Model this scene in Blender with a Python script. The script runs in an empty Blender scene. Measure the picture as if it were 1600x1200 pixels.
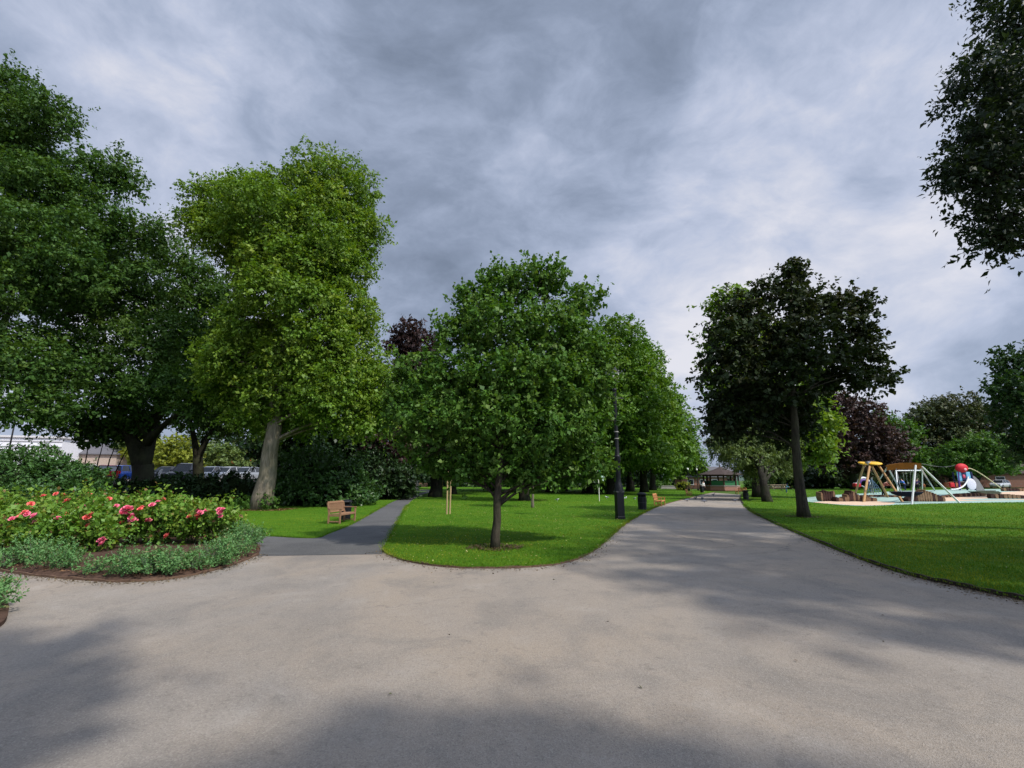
import bpy, bmesh, math, random
import numpy as np
from mathutils import Vector, Matrix
PI = math.pi
R = math.radians
sc = bpy.context.scene
COL = sc.collection
random.seed(7)

# ------------------------------------------------------------------ camera geometry used to measure the place
FOC = 730.0                       # focal length in photo pixels (photo is 1600 wide)
PITCH = R(11.5)
EYE = 1.6
CP, SP = math.cos(PITCH), math.sin(PITCH)

def ray(px, py):
    cx = (px - 800) / FOC
    cy = -(py - 600) / FOC
    return cx, CP - cy * SP, SP + cy * CP

def G(px, py, z=0.0):
    """ground point (height z) seen at a photo pixel"""
    x, y, dz = ray(px, py)
    t = (z - EYE) / dz
    return Vector((x * t, y * t, z))

def P(px, py, Y):
    """point seen at a photo pixel at forward distance Y"""
    x, y, dz = ray(px, py)
    t = Y / y
    return Vector((x * t, Y, EYE + dz * t))

def MPP(px, py, Y):
    x, y, dz = ray(px, py)
    return (Y / y) / FOC

# ------------------------------------------------------------------ materials
def nt(m):
    m.use_nodes = True
    t = m.node_tree
    t.nodes.clear()
    return t

def N(t, kind, **kw):
    n = t.nodes.new(kind)
    for k, v in kw.items():
        if k == 'inp':
            for kk, vv in v.items():
                n.inputs[kk].default_value = vv
        else:
            setattr(n, k, v)
    return n

def mixrgb(t, fac, a, b, mode='MIX'):
    n = N(t, 'ShaderNodeMix', data_type='RGBA', blend_type=mode)
    for sock, v in ((n.inputs[0], fac), (n.inputs[6], a), (n.inputs[7], b)):
        if hasattr(v, 'is_output') or isinstance(v, bpy.types.NodeSocket):
            t.links.new(v, sock)
        elif isinstance(v, (int, float)):
            sock.default_value = v
        else:
            sock.default_value = (*v[:3], 1)
    return n.outputs[2]

def ramp(t, src, pts):
    n = N(t, 'ShaderNodeValToRGB')
    cr = n.color_ramp
    while len(cr.elements) < len(pts):
        cr.elements.new(0.5)
    for e, (p, c) in zip(cr.elements, pts):
        e.position = p
        e.color = (c, c, c, 1) if isinstance(c, (int, float)) else (*c, 1)
    t.links.new(src, n.inputs[0])
    return n.outputs[0]

def noise(t, scale, detail=4, rough=.55, dist=0, vec=None, coord='Object', stretch=None):
    n = N(t, 'ShaderNodeTexNoise', inp={'Scale': scale, 'Detail': detail, 'Roughness': rough, 'Distortion': dist})
    if vec is None:
        tc = t.nodes.get('TC') or N(t, 'ShaderNodeTexCoord', name='TC')
        vec = tc.outputs[coord]
    if stretch:
        mp = N(t, 'ShaderNodeMapping')
        mp.inputs['Scale'].default_value = stretch
        t.links.new(vec, mp.inputs[0])
        vec = mp.outputs[0]
    t.links.new(vec, n.inputs['Vector'])
    return n.outputs['Fac']

def finish(t, color, rough=.7, spec=.3, metal=0, bump=None, bdist=.01, bstr=.5):
    b = N(t, 'ShaderNodeBsdfPrincipled')
    o = N(t, 'ShaderNodeOutputMaterial')
    if isinstance(color, bpy.types.NodeSocket):
        t.links.new(color, b.inputs['Base Color'])
    else:
        b.inputs['Base Color'].default_value = (*color, 1)
    if isinstance(rough, bpy.types.NodeSocket):
        t.links.new(rough, b.inputs['Roughness'])
    else:
        b.inputs['Roughness'].default_value = rough
    b.inputs['Specular IOR Level'].default_value = spec
    b.inputs['Metallic'].default_value = metal
    if bump is not None:
        bn = N(t, 'ShaderNodeBump', inp={'Distance': bdist, 'Strength': bstr})
        t.links.new(bump, bn.inputs['Height'])
        t.links.new(bn.outputs[0], b.inputs['Normal'])
    t.links.new(b.outputs[0], o.inputs[0])
    return b

_mats = {}
def M(name, col=None, rough=.6, spec=.3, metal=0, var=.18, scale=6, bump=.25, stretch=None):
    """painted / plain procedural surface with soft wear"""
    if name in _mats:
        return _mats[name]
    m = bpy.data.materials.new(name)
    t = nt(m)
    a = noise(t, scale, 5, .6, stretch=stretch)
    b = noise(t, scale * 7, 3, .6, stretch=stretch)
    c1 = mixrgb(t, ramp(t, a, [(.3, 0.), (.7, 1.)]), [v * (1 - var) for v in col], [min(1, v * (1 + var)) for v in col])
    c2 = mixrgb(t, ramp(t, b, [(.35, 0.), (.65, 1.)]), [v * .8 for v in col], c1)
    fac = mixrgb(t, .5, c1, c2)
    finish(t, fac, rough, spec, metal, bump=b, bdist=.004, bstr=bump)
    _mats[name] = m
    return m

def leaf_mat(name, dark, light, tip, trans=.3, rough=.5, spec=.3, tipamt=.5, rare=None):
    m = bpy.data.materials.new(name)
    t = nt(m)
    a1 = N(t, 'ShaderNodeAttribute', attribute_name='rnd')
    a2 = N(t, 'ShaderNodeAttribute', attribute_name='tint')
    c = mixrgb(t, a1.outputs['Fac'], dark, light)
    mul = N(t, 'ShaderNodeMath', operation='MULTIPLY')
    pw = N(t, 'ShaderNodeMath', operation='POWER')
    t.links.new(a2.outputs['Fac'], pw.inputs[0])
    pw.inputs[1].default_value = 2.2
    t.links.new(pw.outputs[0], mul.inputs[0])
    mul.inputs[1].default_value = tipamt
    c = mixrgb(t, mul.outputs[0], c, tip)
    if rare:
        c = mixrgb(t, ramp(t, a1.outputs['Fac'], [(.86, 0.), (.97, .85)]), c, rare)
    b = N(t, 'ShaderNodeBsdfPrincipled', inp={'Roughness': rough, 'Specular IOR Level': spec * .8})
    t.links.new(c, b.inputs['Base Color'])
    tr = N(t, 'ShaderNodeBsdfTranslucent')
    tc = mixrgb(t, 1.0, c, (1.3, 1.25, .45), 'MULTIPLY')
    t.links.new(tc, tr.inputs[0])
    mx = N(t, 'ShaderNodeMixShader', inp={0: trans})
    t.links.new(b.outputs[0], mx.inputs[1])
    t.links.new(tr.outputs[0], mx.inputs[2])
    o = N(t, 'ShaderNodeOutputMaterial')
    t.links.new(mx.outputs[0], o.inputs[0])
    return m

def bark_mat(name, c0, c1, sc_=3.0):
    m = bpy.data.materials.new(name)
    t = nt(m)
    a = noise(t, 5 * sc_, 6, .65, 1.0, stretch=(1, 1, .18))
    b = noise(t, 1.1, 4, .6)
    c = mixrgb(t, ramp(t, a, [(.36, 0.), (.62, 1.)]), c0, c1)
    c = mixrgb(t, ramp(t, b, [(.4, 0.), (.7, .45)]), c, (.06, .075, .03))
    finish(t, c, .9, .15, 0, bump=a, bdist=.05, bstr=.9)
    return m

# ------------------------------------------------------------------ object helpers
def tag(o, label=None, cat=None, group=None, kind=None):
    if label: o['label'] = label
    if cat: o['category'] = cat
    if group: o['group'] = group
    if kind: o['kind'] = kind
    return o

def thing(name, label, cat, loc=(0, 0, 0), rz=0, group=None, scale=1):
    o = bpy.data.objects.new(name, None)
    COL.objects.link(o)
    o.empty_display_size = .2
    o.location = loc
    o.rotation_euler = (0, 0, rz)
    o.scale = (scale,) * 3
    return tag(o, label, cat, group)

def link(name, me, parent=None, mat=None):
    o = bpy.data.objects.new(name, me)
    COL.objects.link(o)
    if mat: me.materials.append(mat)
    if parent: o.parent = parent
    return o

def copy_tree(o, parent=None):
    c = o.copy()
    COL.objects.link(c)
    if parent: c.parent = parent
    for ch in o.children:
        copy_tree(ch, c)
    return c

class MB:
    def __init__(s):
        s.v, s.f = [], []
    def add(s, vs, fs):
        b = len(s.v)
        s.v += [tuple(v) for v in vs]
        s.f += [tuple(i + b for i in f) for f in fs]
        return s
    def box(s, c, d, rz=0, rx=0, ry=0, bev=0):
        hx, hy, hz = d[0] / 2, d[1] / 2, d[2] / 2
        mt = Matrix.Translation(c) @ Matrix.Rotation(rz, 4, 'Z') @ Matrix.Rotation(ry, 4, 'Y') @ Matrix.Rotation(rx, 4, 'X')
        if bev <= 0:
            vs = [mt @ Vector((x, y, z)) for x in (-hx, hx) for y in (-hy, hy) for z in (-hz, hz)]
            return s.add(vs, [(0, 1, 3, 2), (4, 6, 7, 5), (0, 4, 5, 1), (2, 3, 7, 6), (0, 2, 6, 4), (1, 5, 7, 3)])
        bev = min(bev, hx * .9, hy * .9, hz * .9)
        bm = bmesh.new()
        bmesh.ops.create_cube(bm, size=1)
        for v in bm.verts:
            v.co = Vector((v.co.x * d[0], v.co.y * d[1], v.co.z * d[2]))
        bmesh.ops.bevel(bm, geom=bm.edges[:], offset=bev, segments=2, affect='EDGES', profile=.5)
        bm.verts.index_update()
        s.add([mt @ v.co for v in bm.verts], [[v.index for v in f.verts] for f in bm.faces])
        bm.free()
        return s
    def tube(s, pts, rad, n=8, cap=True):
        pts = [Vector(p) for p in pts]
        if not hasattr(rad, '__len__'):
            rad = [rad] * len(pts)
        b = len(s.v)
        ref = None
        for i, p in enumerate(pts):
            d = (pts[min(i + 1, len(pts) - 1)] - pts[max(i - 1, 0)])
            if d.length < 1e-9: d = Vector((0, 0, 1))
            d.normalize()
            if ref is None:
                ref = d.orthogonal().normalized()
            u = (ref - d * ref.dot(d))
            if u.length < 1e-6: u = d.orthogonal()
            u.normalize()
            ref = u
            w = d.cross(u)
            for k in range(n):
                a = 2 * PI * k / n
                s.v.append(tuple(p + (u * math.cos(a) + w * math.sin(a)) * rad[i]))
        for i in range(len(pts) - 1):
            for k in range(n):
                a, c = b + i * n + k, b + i * n + (k + 1) % n
                s.f.append((a, c, c + n, a + n))
        if cap:
            s.f.append(tuple(b + k for k in range(n))[::-1])
            e = b + (len(pts) - 1) * n
            s.f.append(tuple(e + k for k in range(n)))
        return s
    def lathe(s, prof, n=16, c=(0, 0, 0), sx=1, sy=1, off=0):
        b = len(s.v)
        for r, z in prof:
            for k in range(n):
                a = 2 * PI * k / n + off
                s.v.append((c[0] + r * math.cos(a) * sx, c[1] + r * math.sin(a) * sy, c[2] + z))
        for i in range(len(prof) - 1):
            for k in range(n):
                a, d = b + i * n + k, b + i * n + (k + 1) % n
                s.f.append((a, d, d + n, a + n))
        s.f.append(tuple(b + k for k in range(n))[::-1])
        e = b + (len(prof) - 1) * n
        s.f.append(tuple(e + k for k in range(n)))
        return s
    def ell(s, c, r, nu=12, nv=8, mt=None):
        b = len(s.v)
        for i in range(nv + 1):
            th = PI * i / nv
            for k in range(nu):
                a = 2 * PI * k / nu
                v = Vector((r[0] * math.sin(th) * math.cos(a), r[1] * math.sin(th) * math.sin(a), r[2] * math.cos(th)))
                if mt is not None: v = mt @ v
                s.v.append(tuple(Vector(c) + v))
        for i in range(nv):
            for k in range(nu):
                a, d = b + i * nu + k, b + i * nu + (k + 1) % nu
                s.f.append((a, a + nu, d + nu, d))
        return s
    def prism(s, poly, z0, z1):
        n = len(poly)
        b = len(s.v)
        s.v += [(p[0], p[1], z0) for p in poly] + [(p[0], p[1], z1) for p in poly]
        s.f.append(tuple(b + n + i for i in range(n)))
        s.f.append(tuple(b + i for i in range(n))[::-1])
        for i in range(n):
            j = (i + 1) % n
            s.f.append((b + i, b + j, b + n + j, b + n + i))
        return s
    def xprism(s, prof, y0, y1):
        """profile in x-z extruded along y"""
        n = len(prof)
        b = len(s.v)
        s.v += [(p[0], y0, p[1]) for p in prof] + [(p[0], y1, p[1]) for p in prof]
        s.f.append(tuple(b + i for i in range(n)))
        s.f.append(tuple(b + n + i for i in range(n))[::-1])
        for i in range(n):
            j = (i + 1) % n
            s.f.append((b + j, b + i, b + n + i, b + n + j))
        return s
    def build(s, name, mat=None, parent=None, smooth=False, fix=True):
        me = bpy.data.meshes.new(name)
        me.from_pydata(s.v, [], s.f)
        if fix:
            bm = bmesh.new()
            bm.from_mesh(me)
            bmesh.ops.recalc_face_normals(bm, faces=bm.faces)
            bm.to_mesh(me)
            bm.free()
        if smooth:
            me.polygons.foreach_set('use_smooth', [True] * len(me.polygons))
            if smooth == 'auto':
                me.set_sharp_from_angle(angle=R(38))
        return link(name, me, parent, mat)

# ------------------------------------------------------------------ foliage
def unit(a):
    return a / np.maximum(np.linalg.norm(a, axis=-1, keepdims=True), 1e-9)

def leaf_mesh(name, pos, axis, nrm, size, aspect, rnd, tint, rng, fold=.25):
    """one small folded pointed face per leaf"""
    n = len(pos)
    a = unit(axis)
    nn = nrm - a * np.sum(nrm * a, 1, keepdims=True)
    nn = unit(nn)
    b = np.cross(nn, a)
    L = size[:, None]
    W = L * aspect * .5
    v = np.empty((n, 4, 3), np.float32)
    v[:, 0] = pos
    v[:, 1] = pos + a * L * .45 + b * W + nn * W * fold
    v[:, 2] = pos + a * L - nn * L * .12
    v[:, 3] = pos + a * L * .45 - b * W + nn * W * fold
    me = bpy.data.meshes.new(name)
    me.vertices.add(n * 4)
    me.vertices.foreach_set('co', v.reshape(-1))
    me.loops.add(n * 4)
    me.loops.foreach_set('vertex_index', np.arange(n * 4, dtype=np.int32))
    me.polygons.add(n)
    me.polygons.foreach_set('loop_start', np.arange(0, n * 4, 4, dtype=np.int32))
    me.update(calc_edges=True)
    for nm, arr in (('rnd', rnd), ('tint', tint)):
        at = me.attributes.new(nm, 'FLOAT', 'FACE')
        at.data.foreach_set('value', arr.astype(np.float32))
    return me

def sample_twigs(lobes, lai, k, leaf, asp, rng, fill=.35, keep=.22, lump=.16, floor=None):
    """points on and under the surface of a union of ellipsoids; lobes: (centre, radii)"""
    C_ = np.array([l[0] for l in lobes], float)
    R_ = np.array([l[1] for l in lobes], float)
    ps, ds, ls = [], [], []
    la = .5 * leaf * leaf * asp
    for i in range(len(lobes)):
        a, b, c = R_[i]
        area = 4 * PI * (((a * b) ** 1.6 + (a * c) ** 1.6 + (b * c) ** 1.6) / 3) ** (1 / 1.6)
        n = max(6, int(area * lai / (k * la)))
        d = unit(rng.normal(size=(n, 3)))
        fr = rng.normal(size=(6, 3)) * 3.2
        ph = rng.uniform(0, 6.28, 6)
        bulge = 1 + lump * np.sin(d @ fr.T + ph).sum(1) / 2.2
        rr = bulge * (1 - fill * rng.random(n) ** 1.7)
        p = C_[i] + d * R_[i] * rr[:, None]
        inside = np.zeros(n, bool)
        for j in range(len(lobes)):
            if j == i: continue
            q = np.linalg.norm((p - C_[j]) / R_[j], axis=1)
            inside |= q < .8
        m = ~inside | (rng.random(n) < keep)
        if floor is not None:
            m &= p[:, 2] > floor
        out = unit(d / R_[i])
        ps.append(p[m]); ds.append(out[m]); ls.append(np.full(m.sum(), i))
    return np.concatenate(ps), np.concatenate(ds), np.concatenate(ls)

def foliage(name, mat, parent, lobes, leaf=.2, asp=.65, lai=1.6, k=14, tw=.8, up=.35, droop=.0, seed=1, fill=.35, keep=.22,
            lump=.16, spread=.55, floor=None, origin=(0, 0, 0), flat=.55, jit=.38, lobe_tint=.4, fold=.25, clump=None, outw=.8, shoots=.12):
    rng = np.random.default_rng(seed)
    big = None
    if clump:
        lobes, big = sublobes(lobes, clump[0], clump[1], clump[2], seed, clump[3] if len(clump) > 3 else .66)
    p, d, li = sample_twigs(lobes, lai, k, leaf, asp, rng, fill, keep, lump, floor)
    n = len(p)
    td = unit(d + np.array([0, 0, up]) + rng.normal(size=(n, 3)) * .45)
    L = tw * rng.uniform(.55, 1.2, n)
    shoot = rng.random(n) < shoots
    L = np.where(shoot, L * 2.1, L)
    td = np.where(shoot[:, None], unit(td + np.array([0, 0, up * 1.2])), td)
    s = rng.random((n, k)) ** .8
    pos = p[:, None, :] + td[:, None, :] * (s * L[:, None])[..., None]
    lat = rng.normal(size=(n, k, 3)) * np.array([1, 1, flat])
    pos = pos + lat * (spread * .5 * np.where(shoot, L * .38, L))[:, None, None] * (1.05 - .6 * s)[..., None]
    pos[..., 2] -= droop * (s ** 2) * L[:, None]
    nrm = np.array([0, 0, .6]) + outw * d[:, None, :] + rng.normal(size=(n, k, 3)) * jit
    ax = td[:, None, :] * .7 + rng.normal(size=(n, k, 3)) * .75
    ax[..., 2] -= droop * .8 + .15
    size = leaf * np.clip(rng.lognormal(-.06, .32, (n, k)), .4, 1.7)
    rnd = np.clip(rng.normal(.5, .27, (n, k)), 0, 1)
    nl = len(lobes)
    lt = rng.random(nl)
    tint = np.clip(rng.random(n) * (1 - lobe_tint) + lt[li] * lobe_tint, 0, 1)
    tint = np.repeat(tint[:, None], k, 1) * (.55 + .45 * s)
    P_ = pos.reshape(-1, 3)
    if floor is not None:
        P_[:, 2] = np.maximum(P_[:, 2], floor + .03)
    P_ = P_ - np.array(origin)
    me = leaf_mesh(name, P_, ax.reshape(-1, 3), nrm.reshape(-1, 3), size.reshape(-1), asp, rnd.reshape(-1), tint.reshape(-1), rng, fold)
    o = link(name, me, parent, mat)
    return o, p, (li if big is None else big[li])

def sublobes(lobes, m, rf, zf, seed, core=.7):
    """break each lobe of a crown into leafy clumps standing on its surface"""
    rng = np.random.default_rng(seed + 999)
    out, idx = [], []
    for i, (c, r) in enumerate(lobes):
        c = np.array(c); r = np.array(r)
        mr = r.mean()
        d = unit(rng.normal(size=(m * 3, 3)) + np.array([0, 0, .12]))
        kept = []
        for v in d:
            if len(kept) < m and all(v @ q < .80 for q in kept):
                kept.append(v)
        for v in kept:
            rr = rf * mr * rng.uniform(.55, 1.45)
            p = c + v * r * rng.uniform(.5, .92)
            out.append((tuple(p), (rr * rng.uniform(.9, 1.3), rr * rng.uniform(.9, 1.3), rr * zf * rng.uniform(.8, 1.2))))
            idx.append(i)
        if core:
            out.append((tuple(c), tuple(r * core))); idx.append(i)
    return out, np.array(idx)

def bez(a, b, c, n):
    return [a * (1 - t) ** 2 + b * 2 * t * (1 - t) + c * t * t for t in [i / n for i in range(n + 1)]]

def px_lobes(spec, Y, zs=1.0):
    out = []
    for l in spec:
        px, py, rx, ry = l[:4]
        dy = l[4] if len(l) > 4 else 0
        c = P(px, py, Y + dy)
        m = MPP(px, py, Y + dy)
        r = (rx * m, .5 * (rx + ry) * m * zs, ry * m)
        out.append((tuple(c), r))
    return out

def tree(name, label, base, lobes, leafmat, barkmat, r=.4, seed=1, group=None, fork=None, fork_h=.35, lean=None, cat='tree',
         sub=5, trunk_n=10, flare=1.45, top=None, limb=1.0, **kw):
    """trunk with limbs reaching into every lobe, and a crown of leaves"""
    rng = np.random.default_rng(seed + 100)
    base = Vector(base)
    t = thing(name, label, cat, base, 0, group)
    kw.setdefault('clump', (14, .36, .58))
    kw['lai'] = kw.get('lai', 1.3) * .95
    kw['tw'] = kw.get('tw', .8) * .72
    kw['fill'] = .3
    crown, tw_p, tw_l = foliage('crown', leafmat, t, lobes, seed=seed, origin=tuple(base), **kw)
    mb = MB()
    cs = [Vector(l[0]) - base for l in lobes]
    mean = sum(cs, Vector()) / len(cs)
    zt = max(c.z for c in cs) if top is None else top
    zb = min(c.z for c in cs)
    tl = max(cs, key=lambda c: c.z)
    mean = Vector((tl.x * .75 + mean.x * .25, tl.y * .75 + mean.y * .25, 0))
    zt *= .97
    def trunk_axis(z):
        u = max(0, min(1, z / max(zt, .1)))
        v = Vector((lean[0] * u + (mean.x - lean[0]) * u * u, lean[1] * u + (mean.y - lean[1]) * u * u, z)) if lean else \
            Vector((mean.x * u ** 2.2 * .8, mean.y * u ** 2.2 * .8, z))
        return v
    nseg = 14
    zs = [zt * (i / nseg) ** 1.25 for i in range(nseg + 1)]
    pts, rad = [], []
    for i, z in enumerate(zs):
        u = z / zt
        w = rng.normal(size=2) * r * .12 * (0 if i == 0 else 1)
        p = trunk_axis(z)
        pts.append(Vector((p.x + w[0], p.y + w[1], z)))
        fl = 1 + (flare - 1) * math.exp(-z / (r * 1.6))
        rad.append(max(.012, r * fl * (1 - u * .86)))
    pts[0].z = -.12
    if fork is None:
        mb.tube(pts, rad, trunk_n)
    else:
        k = next(i for i, z in enumerate(zs) if z > zt * fork_h)
        mb.tube(pts[:k + 1], rad[:k + 1], trunk_n)
        for f in fork:
            q = Vector(f) - base
            st = pts[k]
            mid = st.lerp(q, .45) + Vector((0, 0, .1 * (q - st).length))
            cv = bez(st - Vector((0, 0, r * .8)), mid, q, 8)
            mb.tube(cv, [rad[k] * .82 * (1 - .72 * i / 8) for i in range(9)], trunk_n)
    for li, c in enumerate(cs):
        rl = max(lobes[li][1])
        z0 = max(zb * .55, min(c.z - rl * .7 - .15 * abs(c.xy.length), zt * .8))
        z0 = max(z0, zt * .12)
        st = trunk_axis(z0)
        u = z0 / zt
        rb = max(.014, r * (1 - u * .86) * .52 * limb)
        mid = st.lerp(c, .5) + Vector((0, 0, .12 * (c - st).length)) + Vector(rng.normal(size=3)) * .06 * (c - st).length
        cv = bez(st, mid, c, 6)
        mb.tube(cv, [rb * (1 - .72 * i / 6) for i in range(7)], 6)
        idx = np.where(tw_l == li)[0]
        if len(idx):
            for q in rng.choice(idx, min(sub, len(idx)), replace=False):
                tp = Vector(tw_p[q]) - base
                s0 = cv[int(rng.integers(3, 7))]
                m2 = s0.lerp(tp, .5) + Vector(rng.normal(size=3)) * .1 * (tp - s0).length
                mb.tube(bez(s0, m2, tp, 4), [rb * .3 * (1 - .8 * i / 4) + .006 for i in range(5)], 5)
    mb.build('trunk', barkmat, t, smooth=True, fix=False)
    return t

def shrub(name, label, base, lobes, leafmat, stemmat, seed=1, group=None, cat='shrub', core=.74, **kw):
    base = Vector(base)
    t = thing(name, label, cat, base, 0, group)
    kw.setdefault('floor', 0.0)
    kw['lai'] = kw.get('lai', 1.3) * 1.15
    foliage('foliage', leafmat, t, lobes, seed=seed, origin=tuple(base), **kw)
    rng = np.random.default_rng(seed)
    mb = MB()
    for c, r in lobes:
        c = Vector(c) - base
        for k in range(7):
            d = unit(rng.normal(size=3)) * np.array(r) * .9
            e = c + Vector(d)
            e.z = max(e.z, .05)
            s = Vector((c.x * .75 + rng.normal() * .1 * r[0], c.y * .75 + rng.normal() * .1 * r[1], -.05))
            mb.tube(bez(s, s.lerp(e, .5) + Vector((0, 0, .15 * r[2])), e, 4), [.05, .04, .03, .02, .01] if max(r) > .8 else [.014, .012, .01, .007, .004], 5)
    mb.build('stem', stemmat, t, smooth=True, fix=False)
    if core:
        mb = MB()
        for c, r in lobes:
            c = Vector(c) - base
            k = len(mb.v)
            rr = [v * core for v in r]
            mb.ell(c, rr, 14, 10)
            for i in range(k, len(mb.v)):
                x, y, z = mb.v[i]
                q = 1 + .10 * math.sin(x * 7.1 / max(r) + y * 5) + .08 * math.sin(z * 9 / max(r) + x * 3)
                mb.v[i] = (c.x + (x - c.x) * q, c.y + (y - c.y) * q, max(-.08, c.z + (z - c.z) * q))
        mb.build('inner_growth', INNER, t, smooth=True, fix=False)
    return t
# ------------------------------------------------------------------ world, sun, camera
SUN_AZ = R(128)      # clockwise from +Y (view direction): behind and to the right
SUN_EL = R(50)
SKY_X, SKY_Y = 3.1, 1.7
w = bpy.data.worlds.new('World')
sc.world = w
w.use_nodes = True
t = w.node_tree
t.nodes.clear()
sky = N(t, 'ShaderNodeTexSky', sky_type='NISHITA', sun_disc=False, sun_elevation=SUN_EL, sun_rotation=SUN_AZ,
        air_density=1.0, dust_density=1.5, ozone_density=1.5)
bg1 = N(t, 'ShaderNodeBackground', inp={'Strength': .085})
t.links.new(sky.outputs[0], bg1.inputs[0])
tc = N(t, 'ShaderNodeTexCoord', name='TC')
sep = N(t, 'ShaderNodeSeparateXYZ')
t.links.new(tc.outputs['Generated'], sep.inputs[0])
def math_(op, a, b=None):
    n = N(t, 'ShaderNodeMath', operation=op)
    for s, v in ((n.inputs[0], a), (n.inputs[1], b)):
        if v is None: continue
        if isinstance(v, bpy.types.NodeSocket): t.links.new(v, s)
        else: s.default_value = v
    return n.outputs[0]
zz = math_('ADD', math_('MAXIMUM', sep.outputs[2], 0.0), .55)
comb = N(t, 'ShaderNodeCombineXYZ')
t.links.new(math_('DIVIDE', sep.outputs[0], zz), comb.inputs[0])
t.links.new(math_('DIVIDE', sep.outputs[1], zz), comb.inputs[1])
def cloud_vec(rot, scale, loc, src=None):
    mp = N(t, 'ShaderNodeMapping')
    mp.inputs['Rotation'].default_value = rot
    mp.inputs['Scale'].default_value = scale
    mp.inputs['Location'].default_value = loc
    t.links.new(src or tc.outputs['Generated'], mp.inputs[0])
    return mp.outputs[0]
cv = cloud_vec((0, R(42), 0), (.75, 1.0, 1.35), (SKY_X, SKY_Y, 0))
warp = N(t, 'ShaderNodeTexNoise', inp={'Scale': 2.6, 'Detail': 4})
t.links.new(cv, warp.inputs['Vector'])
wv = N(t, 'ShaderNodeVectorMath', operation='SCALE'); wv.inputs['Scale'].default_value = .22
t.links.new(warp.outputs['Color'], wv.inputs[0])
wa = N(t, 'ShaderNodeVectorMath', operation='ADD')
t.links.new(cv, wa.inputs[0]); t.links.new(wv.outputs[0], wa.inputs[1])
# soft billows in several sizes, the small ones bent by the large ones
n1 = noise(t, 2.6, 9, .58, .0, vec=wa.outputs[0])
n2 = noise(t, 7.5, 8, .62, .1, vec=wa.outputs[0])
n3 = noise(t, 1.3, 3, .5, .2, vec=tc.outputs['Generated'])
dens = math_('ADD', math_('MULTIPLY', n1, .80), math_('ADD', math_('MULTIPLY', n2, .30), math_('MULTIPLY', n3, .30)))
def glow(px, py, lo, hi):
    d = Vector(ray(px, py)).normalized()
    dp = N(t, 'ShaderNodeVectorMath', operation='DOT_PRODUCT')
    t.links.new(tc.outputs['Generated'], dp.inputs[0])
    dp.inputs[1].default_value = d
    mr = N(t, 'ShaderNodeMapRange', interpolation_type='SMOOTHSTEP')
    mr.inputs[1].default_value = lo
    mr.inputs[2].default_value = hi
    t.links.new(dp.outputs['Value'], mr.inputs[0])
    return mr.outputs[0]
# thinner cloud low on the right and on the left, a thick bank in the middle
thin = math_('ADD', math_('MULTIPLY', glow(1270, 400, .90, 1.0), .165), math_('MULTIPLY', glow(190, 190, .90, 1.0), .05))
thick = math_('ADD', math_('MULTIPLY', glow(760, 230, .84, 1.0), .07), math_('MULTIPLY', glow(1520, 560, .955, 1.0), .075))
lum = math_('SUBTRACT', math_('ADD', dens, thin), math_('ADD', thick, .145))
cr = N(t, 'ShaderNodeValToRGB')
els = [(.40, (.175, .215, .295)), (.50, (.245, .295, .40)), (.58, (.335, .392, .52)), (.67, (.465, .515, .65)), (.80, (.70, .70, .76))]
while len(cr.color_ramp.elements) < len(els):
    cr.color_ramp.elements.new(.5)
for e, (p_, c_) in zip(cr.color_ramp.elements, els):
    e.position = p_
    e.color = (*c_, 1)
t.links.new(lum, cr.inputs[0])
bg2 = N(t, 'ShaderNodeBackground', inp={'Strength': 1.0})
# extra cloud brightness round the sun behind the viewer, added as soft front fill
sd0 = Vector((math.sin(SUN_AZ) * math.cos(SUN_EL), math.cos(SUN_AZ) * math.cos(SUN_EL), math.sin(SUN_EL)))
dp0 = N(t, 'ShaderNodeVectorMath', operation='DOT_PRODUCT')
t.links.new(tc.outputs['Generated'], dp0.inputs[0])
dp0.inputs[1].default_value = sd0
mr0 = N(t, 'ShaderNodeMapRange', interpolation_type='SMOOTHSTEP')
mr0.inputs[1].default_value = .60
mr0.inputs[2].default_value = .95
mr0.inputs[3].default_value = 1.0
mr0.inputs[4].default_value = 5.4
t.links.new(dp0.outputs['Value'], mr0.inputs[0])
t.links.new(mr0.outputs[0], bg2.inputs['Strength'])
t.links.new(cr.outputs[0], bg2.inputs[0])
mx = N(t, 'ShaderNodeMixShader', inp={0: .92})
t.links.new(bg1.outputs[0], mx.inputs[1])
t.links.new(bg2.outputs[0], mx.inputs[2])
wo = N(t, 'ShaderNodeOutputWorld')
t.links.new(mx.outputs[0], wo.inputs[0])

sun = bpy.data.lights.new('sun', 'SUN')
sun.energy = 3.7
sun.angle = R(1.8)
sun.color = (1, .94, .84)
so = bpy.data.objects.new('sun', sun)
COL.objects.link(so)
sdir = Vector((math.sin(SUN_AZ) * math.cos(SUN_EL), math.cos(SUN_AZ) * math.cos(SUN_EL), math.sin(SUN_EL)))
so.rotation_euler = sdir.to_track_quat('Z', 'Y').to_euler()
so.location = sdir * 60

cam = bpy.data.cameras.new('camera')
co = bpy.data.objects.new('camera', cam)
COL.objects.link(co)
co.location = (0, 0, EYE)
co.rotation_euler = (PI / 2 + PITCH, 0, 0)
cam.sensor_width = 36
cam.lens = FOC / 1600 * 36
cam.clip_start = .05
cam.clip_end = 5000
sc.camera = co
vs = sc.view_settings
vs.view_transform = 'Standard'
vs.look = 'None'
vs.exposure = 0.22
vs.gamma = 1
vs.use_curve_mapping = False
cy = sc.cycles
cy.max_bounces = 6
cy.diffuse_bounces = 3
cy.glossy_bounces = 2
cy.transmission_bounces = 4
cy.transparent_max_bounces = 6
cy.use_denoising = True
cy.denoiser = 'OPENIMAGEDENOISE'
cy.sample_clamp_indirect = 6
cy.caustics_reflective = cy.caustics_refractive = False

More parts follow.
